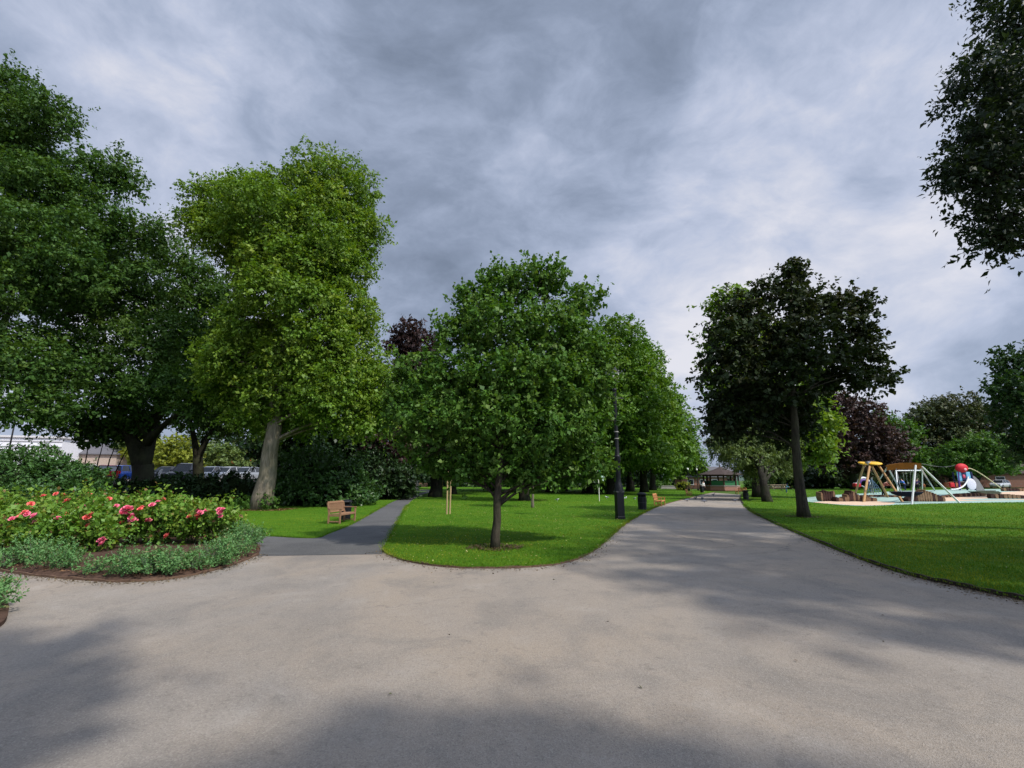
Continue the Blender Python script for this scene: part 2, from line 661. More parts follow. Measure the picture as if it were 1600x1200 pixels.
# ------------------------------------------------------------------ materials of the setting
def tarmac(name, base, warm, dark, stone, agg=1.0, cracks=True):
    m = bpy.data.materials.new(name)
    t = nt(m)
    big = noise(t, .25, 5, .6, .8)
    mid = noise(t, .9, 6, .65, .5)
    c = mixrgb(t, ramp(t, big, [(.38, 0.), (.62, 1.)]), base, warm)
    st = noise(t, .55, 6, .65, .5, stretch=(1, .3, 1))
    c = mixrgb(t, ramp(t, st, [(.50, 0.), (.68, .55)]), c, dark)
    c = mixrgb(t, ramp(t, mid, [(.36, .5), (.5, 0.)]), c, dark)
    c = mixrgb(t, ramp(t, mid, [(.56, 0.), (.70, .28)]), c, stone)
    sm = noise(t, 5.5, 5, .7, .3)
    c = mixrgb(t, ramp(t, sm, [(.30, .35), (.44, 0.)]), c, [v * .6 for v in dark])
    vo = N(t, 'ShaderNodeTexVoronoi', inp={'Scale': 120})
    t.links.new(t.nodes['TC'].outputs['Object'], vo.inputs['Vector'])
    sx = N(t, 'ShaderNodeSeparateColor')
    t.links.new(vo.outputs['Color'], sx.inputs[0])
    c = mixrgb(t, ramp(t, sx.outputs[0], [(.0, .6 * agg), (.3, .0)]), c, [v * .38 for v in dark])
    c = mixrgb(t, ramp(t, sx.outputs[1], [(.66, 0.), (1., .7 * agg)]), c, stone)
    g2 = noise(t, 30, 3, .7)
    c = mixrgb(t, ramp(t, g2, [(.34, .3 * agg), (.5, 0.)]), c, [v * .45 for v in dark])
    if cracks:
        wn = noise(t, 1.6, 4, .6)
        ad = N(t, 'ShaderNodeVectorMath', operation='ADD')
        cmb = N(t, 'ShaderNodeCombineXYZ'); t.links.new(wn, cmb.inputs[0]); t.links.new(mid, cmb.inputs[1])
        t.links.new(t.nodes['TC'].outputs['Object'], ad.inputs[0]); t.links.new(cmb.outputs[0], ad.inputs[1])
        vc = N(t, 'ShaderNodeTexVoronoi', feature='DISTANCE_TO_EDGE', inp={'Scale': .23})
        t.links.new(ad.outputs[0], vc.inputs['Vector'])
        gate = ramp(t, big, [(.50, 0.), (.60, 1.)])
        k = N(t, 'ShaderNodeMath', operation='MULTIPLY')
        t.links.new(ramp(t, vc.outputs['Distance'], [(.0, .55), (.006, 0.)]), k.inputs[0]); t.links.new(gate, k.inputs[1])
        c = mixrgb(t, k.outputs[0], c, [v * .45 for v in dark])
    finish(t, c, .92, .12, 0, bump=vo.outputs['Distance'], bdist=.005, bstr=.6)
    return m

road_m = tarmac('tarmac', (.248, .220, .192), (.29, .24, .19), (.170, .155, .140), (.40, .37, .335), .5)
path_m = tarmac('dark tarmac', (.088, .088, .089), (.108, .106, .105), (.066, .066, .067), (.18, .178, .175), .6)
carpark_m = tarmac('car park tarmac', (.30, .27, .25), (.33, .29, .26), (.2, .19, .18), (.4, .38, .36), .5)

def grass_ground(name, a, b, c3, worn):
    m = bpy.data.materials.new(name)
    t = nt(m)
    big = noise(t, .18, 4, .6, .5)
    mid = noise(t, 1.7, 5, .65)
    fine = noise(t, 38, 4, .75)
    c = mixrgb(t, ramp(t, big, [(.36, 0.), (.66, 1.)]), a, b)
    c = mixrgb(t, ramp(t, mid, [(.42, 0.), (.68, .55)]), c, c3)
    c = mixrgb(t, ramp(t, mid, [(.3, .4), (.42, 0.)]), c, worn)
    c = mixrgb(t, ramp(t, fine, [(.3, .75), (.56, 0.)]), c, [v * .3 for v in a])
    c = mixrgb(t, ramp(t, fine, [(.56, 0.), (.78, .5)]), c, c3)
    finish(t, c, .9, .1, 0, bump=fine, bdist=.03, bstr=.9)
    return m

lawn_m = grass_ground('lawn grass', (.040, .132, .005), (.070, .168, .008), (.135, .21, .014), (.105, .125, .02))
field_m = grass_ground('rough grass', (.05, .10, .018), (.07, .12, .02), (.10, .14, .03), (.10, .09, .05))
soil_m = M('bed soil', (.075, .045, .032), .95, .1, 0, .45, 9, 1.0)
litter_m = M('woodland soil', (.035, .028, .02), .95, .1, 0, .4, 3, 1.0)
teal_m = M('teal rubber', (.30, .42, .37), .85, .2, 0, .10, 2)
peach_m = M('peach rubber', (.60, .43, .30), .85, .2, 0, .10, 2)
edge_m = M('dark timber edging', (.05, .038, .03), .9, .1, 0, .3, 8)
edge_b = M('brown timber edging', (.135, .085, .058), .9, .1, 0, .35, 6)
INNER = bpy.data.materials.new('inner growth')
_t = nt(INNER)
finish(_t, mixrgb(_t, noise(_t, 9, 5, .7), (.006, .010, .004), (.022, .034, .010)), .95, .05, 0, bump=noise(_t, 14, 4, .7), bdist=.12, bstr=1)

def sheet(name, poly, z, mat, depth=0.0):
    from mathutils.geometry import tessellate_polygon
    vs = [Vector((p[0], p[1], z)) for p in poly]
    tris = tessellate_polygon([vs])
    mb = MB()
    mb.add(vs, tris)
    n = len(vs)
    if depth:
        b = len(mb.v)
        mb.add([Vector((p[0], p[1], z - depth)) for p in poly], [])
        for i in range(n):
            j = (i + 1) % n
            mb.f.append((i, j, b + j, b + i))
    me = bpy.data.meshes.new(name)
    me.from_pydata(mb.v, [], mb.f)
    o = link(name, me, None, mat)
    o['kind'] = 'structure'
    bm = bmesh.new(); bm.from_mesh(me)
    for f in bm.faces:
        if abs(f.normal.z) > .5 and f.normal.z < 0: f.normal_flip()
    bm.to_mesh(me); bm.free()
    return o

def smooth_px(pxs, n=6, z=0):
    """Catmull-Rom through ground points"""
    pts = [G(*p, z) if not isinstance(p, Vector) else p for p in pxs]
    out = []
    for i in range(len(pts) - 1):
        p0, p1, p2, p3 = pts[max(i - 1, 0)], pts[i], pts[i + 1], pts[min(i + 2, len(pts) - 1)]
        for k in range(n):
            t_ = k / n
            out.append(.5 * ((2 * p1) + (p2 - p0) * t_ + (2 * p0 - 5 * p1 + 4 * p2 - p3) * t_ ** 2 + (3 * p1 - p0 - 3 * p2 + p3) * t_ ** 3))
    out.append(pts[-1])
    return out

def strip(name, line, w_, h, z0, mat, kind='structure'):
    """low edging board following a line"""
    mb = MB()
    n = len(line)
    rows = []
    for i, p in enumerate(line):
        d = (line[min(i + 1, n - 1)] - line[max(i - 1, 0)])
        d.z = 0
        d.normalize()
        s = Vector((-d.y, d.x, 0)) * w_ / 2
        wob = .008 * math.sin(i * 1.7) + .005 * math.sin(i * .61)
        rows.append([(p.x - s.x, p.y - s.y, z0), (p.x - s.x, p.y - s.y, z0 + h + wob), (p.x + s.x, p.y + s.y, z0 + h + wob), (p.x + s.x, p.y + s.y, z0)])
    for i in range(n - 1):
        b = len(mb.v)
        mb.add(rows[i] + rows[i + 1], [(0, 1, 5, 4), (1, 2, 6, 5), (2, 3, 7, 6)])
    o = mb.build(name, mat)
    o['kind'] = kind
    return o

# ground sheet to the horizon
gm = MB()
xs = [-1500, -400, -120, -60, -30, 0, 30, 60, 120, 400, 1500]
ys = [-300, -60, -20, 0, 20, 40, 70, 110, 200, 500, 2000]
for j, y in enumerate(ys):
    for i, x in enumerate(xs):
        gm.v.append((x, y, -.09))
for j in range(len(ys) - 1):
    for i in range(len(xs) - 1):
        a = j * len(xs) + i
        gm.f.append((a, a + 1, a + 1 + len(xs), a + len(xs)))
gm.build('ground', field_m)['kind'] = 'structure'

# main tarmac: forecourt and the avenue to the bandstand
sheet('road', [(-60, -30), (60, -30), (60, 26), (24, 40), (24, 66), (13, 66), (-2, 32), (-60, 20)], 0.0, road_m)

Zl = .035
# centre lawn
c_left = smooth_px([(690, 766.5), (672, 769.5), (655, 776), (640, 786), (622, 815), (606, 845), (598, 861)], 5)
c_front = smooth_px([(598, 861), (612, 869), (640, 878), (695, 886), (760, 888), (825, 886.5), (880, 880), (915, 868), (942, 850), (966, 828), (985, 814), (1008, 801), (1028, 792), (1050, 785), (1078, 778), (1100, 772.5), (1118, 769)], 5)
cpoly = c_left[:-1] + c_front
cpoly = [(p.x, p.y) for p in cpoly]
e0, e1 = cpoly[0], cpoly[-1]
cpoly += [(e1[0] + 1, e1[1] + 3), (24, 78), (20, 110), (-30, 110), (e0[0] - 3, e0[1] + 10)]
lawn1 = sheet('lawn', cpoly, Zl, lawn_m, .12)
strip('kerb', c_front, .045, .052, -.02, edge_b)
# right lawn
r_line = smooth_px([(1180, 766), (1163, 770), (1157, 776), (1159, 784), (1172, 798), (1198, 812), (1245, 833), (1300, 856), (1350, 876), (1400, 893), (1450, 906.5), (1500, 917), (1550, 928), (1600, 938.5), (1700, 957), (1850, 984)], 5)
rpoly = [(p.x, p.y) for p in r_line] + [(26, 2), (60, 8), (80, 40), (80, 140), (24, 140)]
lawn2 = sheet('lawn', rpoly, Zl, lawn_m, .12)
strip('kerb', r_line, .045, .085, -.02, edge_m)
# left lawn behind the rose bed
l_line = smooth_px([(180, 836), (300, 837), (410, 838), (470, 841), (500, 840), (512, 835), (545, 822), (566, 811), (592, 796), (610, 786), (630, 777.5), (645, 772.5), (668, 768)], 5)
lpoly = [(p.x, p.y) for p in l_line] + [(-12, 62), (-24, 56), (-22, 34), (-21, 29.5), (-28, 28), (-36, 20), (-28, 14)]
lawn3 = sheet('lawn', lpoly, Zl, lawn_m, .12)
# left path of darker tarmac
p_r = smooth_px([(597, 866), (606, 847), (622, 817), (641, 786), (656, 776), (674, 769), (700, 765)], 5)
ppoly = [(p.x, p.y) for p in p_r] + [(q.x, q.y) for q in [G(660, 765.5), G(640, 771), G(600, 787), G(540, 820), G(490, 838), G(300, 834), G(120, 838), G(120, 856), G(405, 869)]]
sheet('path', ppoly, .004, path_m)
# soil under the trees on the left
sheet('soil', [(-80, 22), (-36, 20), (-28, 28), (-21, 29.4), (-15, 29.8), (-8.6, 35), (-10, 56), (-30, 60), (-80, 60)], -.03, litter_m)

# rose bed
bed_front = smooth_px([(-140, 870), (-60, 884), (0, 893), (60, 900.5), (120, 906), (190, 909.5), (262, 905.5), (325, 894), (372, 880), (404, 867)], 6)
bed_back = smooth_px([(404, 867), (408, 857), (396, 848), (372, 838), (330, 826), (260, 815), (160, 808), (40, 806), (-140, 810)], 5)
bp = [(p.x, p.y) for p in bed_front + bed_back[1:]]
cx_ = sum(p[0] for p in bp) / len(bp); cy_ = sum(p[1] for p in bp) / len(bp)
bm_ = MB()
rings = [(1.0, -.02), (.985, .05), (.9, .09), (.6, .14)]
for s_, z_ in rings:
    for i, p in enumerate(bp):
        jx = .02 * math.sin(i * 3.3) if s_ < 1 else 0
        bm_.v.append((cx_ + (p[0] - cx_) * s_ + jx, cy_ + (p[1] - cy_) * s_, z_ + (.015 * math.sin(i * 2.1) if s_ < .98 else 0)))
nb = len(bp)
for r_ in range(len(rings) - 1):
    for i in range(nb):
        j = (i + 1) % nb
        bm_.f.append((r_ * nb + i, r_ * nb + j, (r_ + 1) * nb + j, (r_ + 1) * nb + i))
bm_.f.append(tuple((len(rings) - 1) * nb + i for i in range(nb)))
bm_.build('flower_bed', soil_m, smooth=True)['kind'] = 'structure'
strip('kerb', bed_front, .03, .055, -.02, edge_b)
# small bed at the left edge
b2 = smooth_px([(-60, 905), (-8, 925), (10, 945), (12, 962), (0, 980), (-60, 1010)], 4)
sheet('flower_bed', [(p.x, p.y) for p in b2] + [(-12, 4.5)], .05, soil_m, .08)

# raised car park beyond the hedge on the left
sheet('car_park', [(-95, 41), (-10.5, 41), (-14, 72), (-40, 95), (-140, 95)], 1.42, carpark_m, 1.6)
# playground surfacing
sheet('play_surface', [(p.x, p.y) for p in smooth_px([(1262, 778), (1254, 783), (1290, 788), (1350, 791.5), (1430, 788.5), (1520, 786.5), (1600, 785.5), (1760, 783)], 4)] + [(q.x, q.y) for q in [G(1780, 764), G(1640, 763.5), G(1560, 764.5), G(1480, 765.5), G(1400, 768), G(1350, 771.5), G(1300, 774.5)]], .05, teal_m, .06)
sheet('play_surface', [(p.x, p.y) for p in smooth_px([(1270, 786), (1300, 788.6), (1350, 791), (1390, 789.6), (1395, 786), (1345, 783.5), (1300, 783.5)], 4)], .054, peach_m)
sheet('play_surface', [(p.x, p.y) for p in smooth_px([(1462, 784.5), (1530, 783.5), (1600, 782), (1740, 780), (1740, 766), (1600, 768), (1500, 775), (1440, 779)], 4)], .054, peach_m)
sheet('play_surface', [(p.x, p.y) for p in smooth_px([(1700, 778), (1700, 776), (1560, 779.5), (1500, 781.5), (1530, 783)], 4)], .058, teal_m)

# far hills beyond the bandstand
hm = MB()
for j in range(9):
    for i in range(41):
        x = -300 + i * 30
        y = 420 + j * 25
        prof = math.sin(PI * j / 8)
        h = (9 + 3.5 * math.sin(x * .013 + 1) + 2 * math.sin(x * .041)) * prof
        hm.v.append((x, y, h - .2))
for j in range(8):
    for i in range(40):
        a = j * 41 + i
        hm.f.append((a, a + 1, a + 42, a + 41))
hill_m = M('hill woods', (.075, .105, .085), .95, .05, 0, .35, .05, .3)
hm.build('hills', hill_m, smooth=True)['kind'] = 'structure'
# ------------------------------------------------------------------ foliage materials
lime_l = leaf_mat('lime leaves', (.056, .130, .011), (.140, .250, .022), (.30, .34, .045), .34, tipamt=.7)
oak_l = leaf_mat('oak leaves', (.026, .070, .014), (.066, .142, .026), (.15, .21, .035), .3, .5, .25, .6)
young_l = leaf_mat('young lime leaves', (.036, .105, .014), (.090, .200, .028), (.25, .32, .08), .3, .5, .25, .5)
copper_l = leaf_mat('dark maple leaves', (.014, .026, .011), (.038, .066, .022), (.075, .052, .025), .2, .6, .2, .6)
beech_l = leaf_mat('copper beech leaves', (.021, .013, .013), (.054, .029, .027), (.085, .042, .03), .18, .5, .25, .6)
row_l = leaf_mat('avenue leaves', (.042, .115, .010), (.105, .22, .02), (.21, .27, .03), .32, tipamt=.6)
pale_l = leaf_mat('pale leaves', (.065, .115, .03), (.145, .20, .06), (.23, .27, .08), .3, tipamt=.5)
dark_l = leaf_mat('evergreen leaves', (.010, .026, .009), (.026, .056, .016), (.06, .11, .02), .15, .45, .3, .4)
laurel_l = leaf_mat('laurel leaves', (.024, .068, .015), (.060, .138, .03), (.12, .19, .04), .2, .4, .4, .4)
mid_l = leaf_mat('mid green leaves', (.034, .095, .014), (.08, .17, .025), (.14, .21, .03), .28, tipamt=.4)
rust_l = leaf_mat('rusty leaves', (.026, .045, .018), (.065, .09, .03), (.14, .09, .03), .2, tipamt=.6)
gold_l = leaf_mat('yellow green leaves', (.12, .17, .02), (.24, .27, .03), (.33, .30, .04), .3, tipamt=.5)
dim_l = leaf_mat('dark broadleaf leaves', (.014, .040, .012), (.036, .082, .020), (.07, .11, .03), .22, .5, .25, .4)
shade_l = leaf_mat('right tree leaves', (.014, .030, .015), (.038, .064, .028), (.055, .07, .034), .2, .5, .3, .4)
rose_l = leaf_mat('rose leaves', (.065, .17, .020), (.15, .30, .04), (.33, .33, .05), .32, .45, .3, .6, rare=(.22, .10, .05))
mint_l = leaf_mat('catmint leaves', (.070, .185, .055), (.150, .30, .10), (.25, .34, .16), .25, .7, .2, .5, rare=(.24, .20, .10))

bark_d = bark_mat('dark bark', (.009, .008, .006), (.028, .023, .018))
bark_m = bark_mat('brown grey bark', (.022, .018, .014), (.065, .052, .04), 2)
bark_g = bark_mat('grey bark', (.10, .083, .06), (.24, .20, .15), 1.6)
bark_b = bark_mat('brown bark', (.04, .03, .022), (.11, .085, .06), 2)

# ------------------------------------------------------------------ big trees on the left
L0 = px_lobes([(20, 148, 44, 36, 0), (78, 182, 44, 22, -1), (-50, 230, 90, 90, 0), (35, 225, 60, 36, 0), (60, 290, 66, 38, -1.5), (165, 262, 48, 24, 0), (200, 290, 26, 20, .5), (115, 300, 46, 32, -.5),
               (50, 355, 90, 46, -2), (165, 352, 60, 30, 0), (232, 366, 32, 20, 1), (-80, 400, 110, 100, 0), (100, 415, 70, 40, -2.5), (20, 450, 80, 50, -2.5), (-30, 550, 80, 60, -2), (50, 575, 55, 38, -3), (30, 645, 50, 26, -3.5), (80, 640, 40, 20, -3)], 29)
tree('broadleaf_tree', 'tallest dark green tree at the left edge, hanging over the round clipped shrub', G(-75, 787.5), L0, oak_l, bark_d, r=.55, seed=11, clump=(11, .36, .5, .5),
     leaf=.19, lai=1.2, k=14, tw=1.0, lump=.22, fill=.4, keep=.12, flat=.4, spread=.5, cat='tree')
A0 = px_lobes([(210, 402, 46, 28, 0), (268, 408, 38, 22, 0), (160, 430, 60, 40, -1), (308, 432, 36, 22, 0), (110, 480, 60, 46, -1), (215, 470, 75, 42, -2), (300, 475, 50, 34, 0), (345, 470, 34, 26, 0), (130, 545, 66, 40, -3), (240, 535, 76, 40, -3),
               (325, 530, 50, 40, -1), (80, 595, 50, 30, -2), (170, 600, 60, 34, -3.5), (255, 605, 50, 32, -3.5), (318, 600, 42, 34, -4.5), (110, 655, 40, 20, -1), (300, 638, 32, 20, -4.5), (200, 640, 50, 20, -1)], 34)
tree('broadleaf_tree', 'dark tree with a thick black trunk forking low into two, behind the rose bed', (P(222, 752, 34).x, 34, 0), A0, oak_l, bark_d, r=.68, seed=12, clump=(11, .36, .5, .5),
     leaf=.19, lai=1.2, k=14, tw=1.0, lump=.22, fill=.45, keep=.12, flat=.4, spread=.5, fork=[P(158, 590, 33.5), P(262, 580, 34.5)], fork_h=.125, flare=1.35)
B0 = px_lobes([(340, 540, 45, 45, 0), (390, 560, 40, 50, 1), (300, 590, 55, 40, 0), (370, 610, 60, 40, 0), (345, 655, 50, 26, 1), (280, 640, 30, 24, 1)], 41)
tree('broadleaf_tree', 'slimmer black-trunked tree standing between the forked tree and the pale-trunked lime', (P(306, 752, 41).x, 41, 0), B0, oak_l, bark_d, r=.48, seed=13,
     leaf=.28, lai=1.2, k=12, tw=1.0, lump=.2, keep=.1, flat=.4, fork=[P(292, 640, 41), P(345, 650, 41)], fork_h=.22)

# great lime with the pale trunk
LB = G(409, 797)
T2 = px_lobes([(510, 278, 52, 36, 0), (455, 302, 54, 34, -.5), (395, 312, 48, 34, -.5), (345, 318, 42, 34, 0), (316, 350, 28, 28, 0), (548, 310, 34, 40, .5),
               (420, 350, 80, 45, -2), (500, 350, 62, 50, -1), (562, 362, 32, 36, 0), (365, 372, 45, 36, 0), (410, 400, 55, 42, 1.5), (545, 420, 40, 42, 0), (490, 430, 50, 36, 1.5),
               (430, 458, 56, 34, -3.2), (485, 480, 56, 40, -3), (545, 480, 42, 46, -1), (395, 500, 50, 38, -1.5), (560, 540, 32, 50, -.5), (510, 540, 60, 45, -2.6), (570, 600, 30, 45, -.5),
               (535, 600, 42, 42, -2.8), (505, 620, 40, 32, -3.3), (578, 650, 22, 34, -.5), (370, 545, 45, 38, 0), (440, 560, 50, 40, 2), (350, 600, 34, 30, 0), (465, 610, 40, 36, 2.5), (415, 590, 44, 40, 1.2), (440, 640, 34, 26, 1.5), (385, 630, 34, 28, 1.5), (480, 560, 50, 40, 0), (420, 535, 50, 30, -.6), (425, 600, 36, 30, .6), (400, 645, 40, 20, -.8), (450, 655, 36, 18, -.8), (590, 610, 18, 40, -1), (545, 655, 30, 22, -2), (360, 560, 44, 34, -2), (436, 602, 46, 34, -2.0), (428, 644, 40, 22, -1.7), (446, 555, 48, 28, -2.0), (474, 642, 34, 24, -1.8), (400, 640, 34, 24, -1), (440, 405, 62, 36, -2), (510, 405, 60, 40, -1.6), (395, 420, 40, 30, -.5), (455, 425, 60, 30, -2.6)], 27.7)
lime = tree('lime_tree', 'tall yellow-green lime with a thick pale trunk, on the left lawn beside the dark path', LB, T2, lime_l, bark_g, r=.45, limb=.5, seed=21, flare=1.6,
            leaf=.165, lai=1.35, k=15, tw=.85, lump=.22, keep=.12, spread=.55, flat=.6, up=.1, droop=.25, lobe_tint=.35, lean=(.25, 0), trunk_n=18)
sh = [((LB.x - .75, LB.y - .5, .28), (.3, .3, .3)), ((LB.x + .62, LB.y - .5, .3), (.26, .26, .38))]
foliage('basal_shoots', mid_l, lime, sh, leaf=.13, lai=2.4, k=10, tw=.25, seed=5, origin=tuple(LB), floor=.03)

# centre tree
CB = G(774, 856, Zl)
T3 = px_lobes([(778, 446, 36, 32, 0), (820, 448, 40, 34, .2), (864, 438, 20, 30, .2), (912, 480, 24, 28, .3), (745, 480, 32, 32, 0), (718, 530, 36, 34, -.1), (775, 520, 64, 44, -.4), (855, 520, 54, 46, -.2), (905, 545, 34, 42, .2),
               (660, 582, 34, 36, 0), (715, 590, 62, 42, -.6), (790, 590, 60, 46, -.9), (865, 600, 60, 46, -.6), (934, 590, 36, 42, .1), (634, 640, 34, 38, .1), (690, 655, 52, 40, -.6), (760, 660, 56, 42, -.9),
               (835, 670, 60, 40, -.8), (895, 680, 46, 38, -.3), (938, 650, 20, 30, .2), (655, 702, 40, 28, -.1), (730, 722, 48, 26, -.5), (800, 728, 50, 22, -.6), (870, 735, 44, 20, -.2), (925, 725, 32, 22, 0), (700, 735, 34, 14, 0), (745, 743, 46, 14, -.4), (820, 744, 50, 14, -.3), (880, 740, 44, 12, 0)], 12.3)
tree('young_lime_tree', 'round full-leaved young tree with a short dark trunk, foremost on the centre lawn', CB, T3, young_l, bark_m, r=.102, lean=(.05, 0), seed=31, flare=1.35,
     leaf=.098, asp=.75, lai=1.3, k=13, tw=.38, shoots=.3, lump=.16, keep=.16, up=.75, spread=.42, droop=.1, flat=.7, fill=.45, lobe_tint=.2, trunk_n=14, limb=.8)

# copper-dark maple on the right lawn
MBs = G(1256, 808, Zl)
T7 = px_lobes([(1243, 440, 22, 22, 0), (1205, 460, 42, 28, 0), (1165, 485, 46, 32, 0), (1262, 478, 42, 24, .3), (1310, 482, 42, 22, .5), (1345, 478, 16, 12, .5), (1135, 530, 36, 40, 0), (1190, 520, 58, 38, -1), (1265, 515, 56, 30, -1),
               (1325, 510, 45, 24, 0), (1352, 520, 22, 14, 0), (1120, 575, 26, 34, 0), (1165, 580, 50, 40, -1.2), (1230, 570, 54, 36, -1.5), (1300, 555, 52, 30, -.6), (1355, 555, 32, 16, .2), (1378, 584, 26, 18, 0), (1340, 590, 44, 18, -.3), (1240, 425, 12, 16, 0), (1252, 545, 34, 50, -1.8), (1250, 475, 32, 34, -1.2),
               (1140, 630, 38, 36, 0), (1195, 635, 46, 36, -1), (1235, 640, 26, 40, .6), (1125, 645, 20, 16, 0), (1290, 600, 24, 14, 0), (1160, 666, 46, 24, -.5), (1222, 676, 30, 24, .6), (1120, 670, 20, 16, 0), (1248, 625, 32, 30, -.8), (1252, 662, 20, 16, -.4), (1180, 600, 50, 40, .5)], 22)
tree('dark_maple_tree', 'blackish purple-leaved maple with a slim straight trunk on the right lawn, before the playground', MBs, [(c, tuple(.92 * v for v in r)) for c, r in T7], copper_l, bark_m, r=.21, limb=.5, sub=8, seed=41, flare=1.4,
     leaf=.17, asp=.85, lai=1.1, k=13, tw=.6, lump=.2, clump=(10, .36, .42, .45), keep=.12, up=.25, flat=.35, spread=.6, droop=.1, fill=.45, trunk_n=14, lean=(-.2, 0))
# green lime standing behind it
T8 = px_lobes([(1140, 478, 36, 24, 0), (1130, 530, 26, 34, 0), (1180, 540, 44, 40, 0), (1125, 590, 26, 36, 0), (1180, 620, 60, 40, 0), (1240, 640, 46, 44, 0), (1265, 610, 18, 44, 0), (1274, 665, 24, 42, -2), (1280, 704, 20, 26, -3), (1262, 640, 22, 40, -1), (1150, 650, 40, 26, 0), (1240, 700, 28, 26, 0)], 43)
tree('lime_tree', 'bright green lime glimpsed through and behind the dark maple', G(1186, 777, Zl), T8, lime_l, bark_d, r=.42, seed=42, leaf=.32, lai=1.15, k=12, tw=1.0, keep=.1, flat=.6, droop=.2)
# small pale leaning tree
T9 = px_lobes([(1175, 680, 42, 22, 0), (1140, 695, 30, 18, 0), (1205, 690, 36, 24, 0), (1165, 710, 44, 20, -.5), (1215, 715, 30, 20, 0), (1190, 730, 36, 12, 0), (1228, 735, 14, 10, 0), (1120, 690, 14, 10, 0)], 37)
tree('ornamental_tree', 'small pale grey-green weeping tree with a leaning dark trunk beside the avenue', G(1199, 784, Zl), T9, pale_l, bark_d, r=.32, seed=43, leaf=.17, asp=.4, lai=1.1, k=14, tw=.6, keep=.15, droop=.5, up=.05, lean=(-.2, 0), flare=1.2)
# overhanging crown at the right edge, trunk out of frame
T15 = px_lobes([(1600, 40, 50, 60, 0), (1545, 120, 55, 45, 0), (1600, 180, 80, 80, 0), (1520, 210, 34, 36, 0), (1535, 260, 50, 44, -.4), (1498, 268, 26, 22, -.4), (1580, 290, 60, 50, .2), (1540, 340, 36, 36, 0), (1562, 372, 28, 20, -.2),
                (1680, 120, 120, 130, 1), (1720, 300, 110, 90, 1.5), (1640, -60, 90, 90, .5), (1790, 40, 130, 150, 2)], 11.5)
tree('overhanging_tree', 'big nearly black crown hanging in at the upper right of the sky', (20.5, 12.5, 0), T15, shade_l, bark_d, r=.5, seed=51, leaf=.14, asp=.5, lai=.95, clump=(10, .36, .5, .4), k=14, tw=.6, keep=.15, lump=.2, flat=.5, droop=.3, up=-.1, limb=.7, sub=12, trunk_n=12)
# right-edge dark tree
T14 = px_lobes([(1600, 575, 30, 30, 0), (1572, 605, 24, 16, -1), (1600, 645, 34, 36, 0), (1603, 700, 22, 26, 0), (1660, 630, 50, 60, 0), (1672, 570, 40, 34, 1)], 40)
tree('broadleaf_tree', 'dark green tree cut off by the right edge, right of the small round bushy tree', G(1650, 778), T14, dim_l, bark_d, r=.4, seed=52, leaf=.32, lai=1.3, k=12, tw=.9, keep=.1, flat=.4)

# ------------------------------------------------------------------ avenue of limes left of the road
rows = [(955, 51, [(955, 530, 38, 34), (935, 580, 46, 46), (985, 590, 34, 46), (1000, 640, 34, 40), (945, 650, 50, 50), (990, 695, 46, 40), (940, 720, 46, 32)], 'large tree behind the lamp post, nearest of the avenue left of the road', .45),
        (1006, 58, [(1003, 560, 28, 30), (1020, 610, 30, 40), (1035, 655, 24, 36), (1020, 690, 36, 36), (1036, 720, 20, 22), (985, 640, 40, 50)], 'avenue tree left of the road, second beyond the lamp post', .45),
        (1020, 68, [(1045, 635, 22, 26), (1056, 670, 22, 30), (1050, 705, 28, 26), (1068, 705, 14, 22), (1030, 670, 30, 40)], 'avenue tree over the black litter bin, third beyond the lamp post', .42),
        (1070, 84, [(1074, 690, 16, 16), (1080, 712, 14, 18), (1068, 725, 18, 16), (1092, 735, 10, 12)], 'small low tree at the far end of the avenue, by the far lamps', .25),
        (918, 55, [(890, 600, 60, 50), (915, 660, 60, 60), (880, 700, 60, 40)], 'avenue tree hidden behind the young tree, trunk left of the lamp post', .55),
        (860, 58, [(830, 610, 60, 60), (850, 690, 70, 45)], 'thick-trunked tree in the shade behind the right part of the young tree', .5),
        (819, 36, [(815, 640, 50, 50), (820, 705, 56, 34)], 'tree behind the young tree with bare reddish earth round its foot', .36),
        (681, 43, [(680, 640, 50, 50), (700, 700, 50, 36)], 'thick dark tree where the narrow path bends out of sight', .5),
        (708, 50, [(740, 650, 60, 60), (730, 715, 50, 26)], 'slim dark tree behind the pair of pale stakes', .3)]
for px, Y, lob, lab, rr in [(882, 63, [(880, 640, 50, 50), (885, 690, 50, 36)], 'shaded avenue tree with trunk just left of the wide dark trunk', .4), (946, 60, [(945, 640, 46, 50), (948, 700, 46, 34)], 'shaded avenue tree with trunk right behind the white pole', .42),
                            (984, 64, [(985, 640, 40, 50), (985, 700, 40, 32)], 'shaded avenue tree between the lamp post and the litter bin', .5), (838, 70, [(835, 650, 50, 50), (840, 705, 50, 30)], 'deeply shaded tree farthest behind the short dark trunk', .4), (770, 66, [(765, 660, 50, 50), (765, 710, 54, 30)], 'deeply shaded tree exactly behind the short dark trunk', .45)]:
    rows.append((px, Y, lob, lab, rr))
for i, (px, Y, lob, lab, rr) in enumerate(rows):
    far = 1.0 if i < 4 else 1.25
    tree('avenue_tree', lab, (P(px, 760, Y).x, Y, 0), px_lobes(lob, Y, 1.2), row_l, bark_d, r=rr, seed=61 + i, group='trees of the avenue', leaf=.30 * far * (Y / 55) ** .5, lai=1.25, k=12, tw=1.1, keep=.08, flat=.6, droop=.25, sub=2, up=.15)
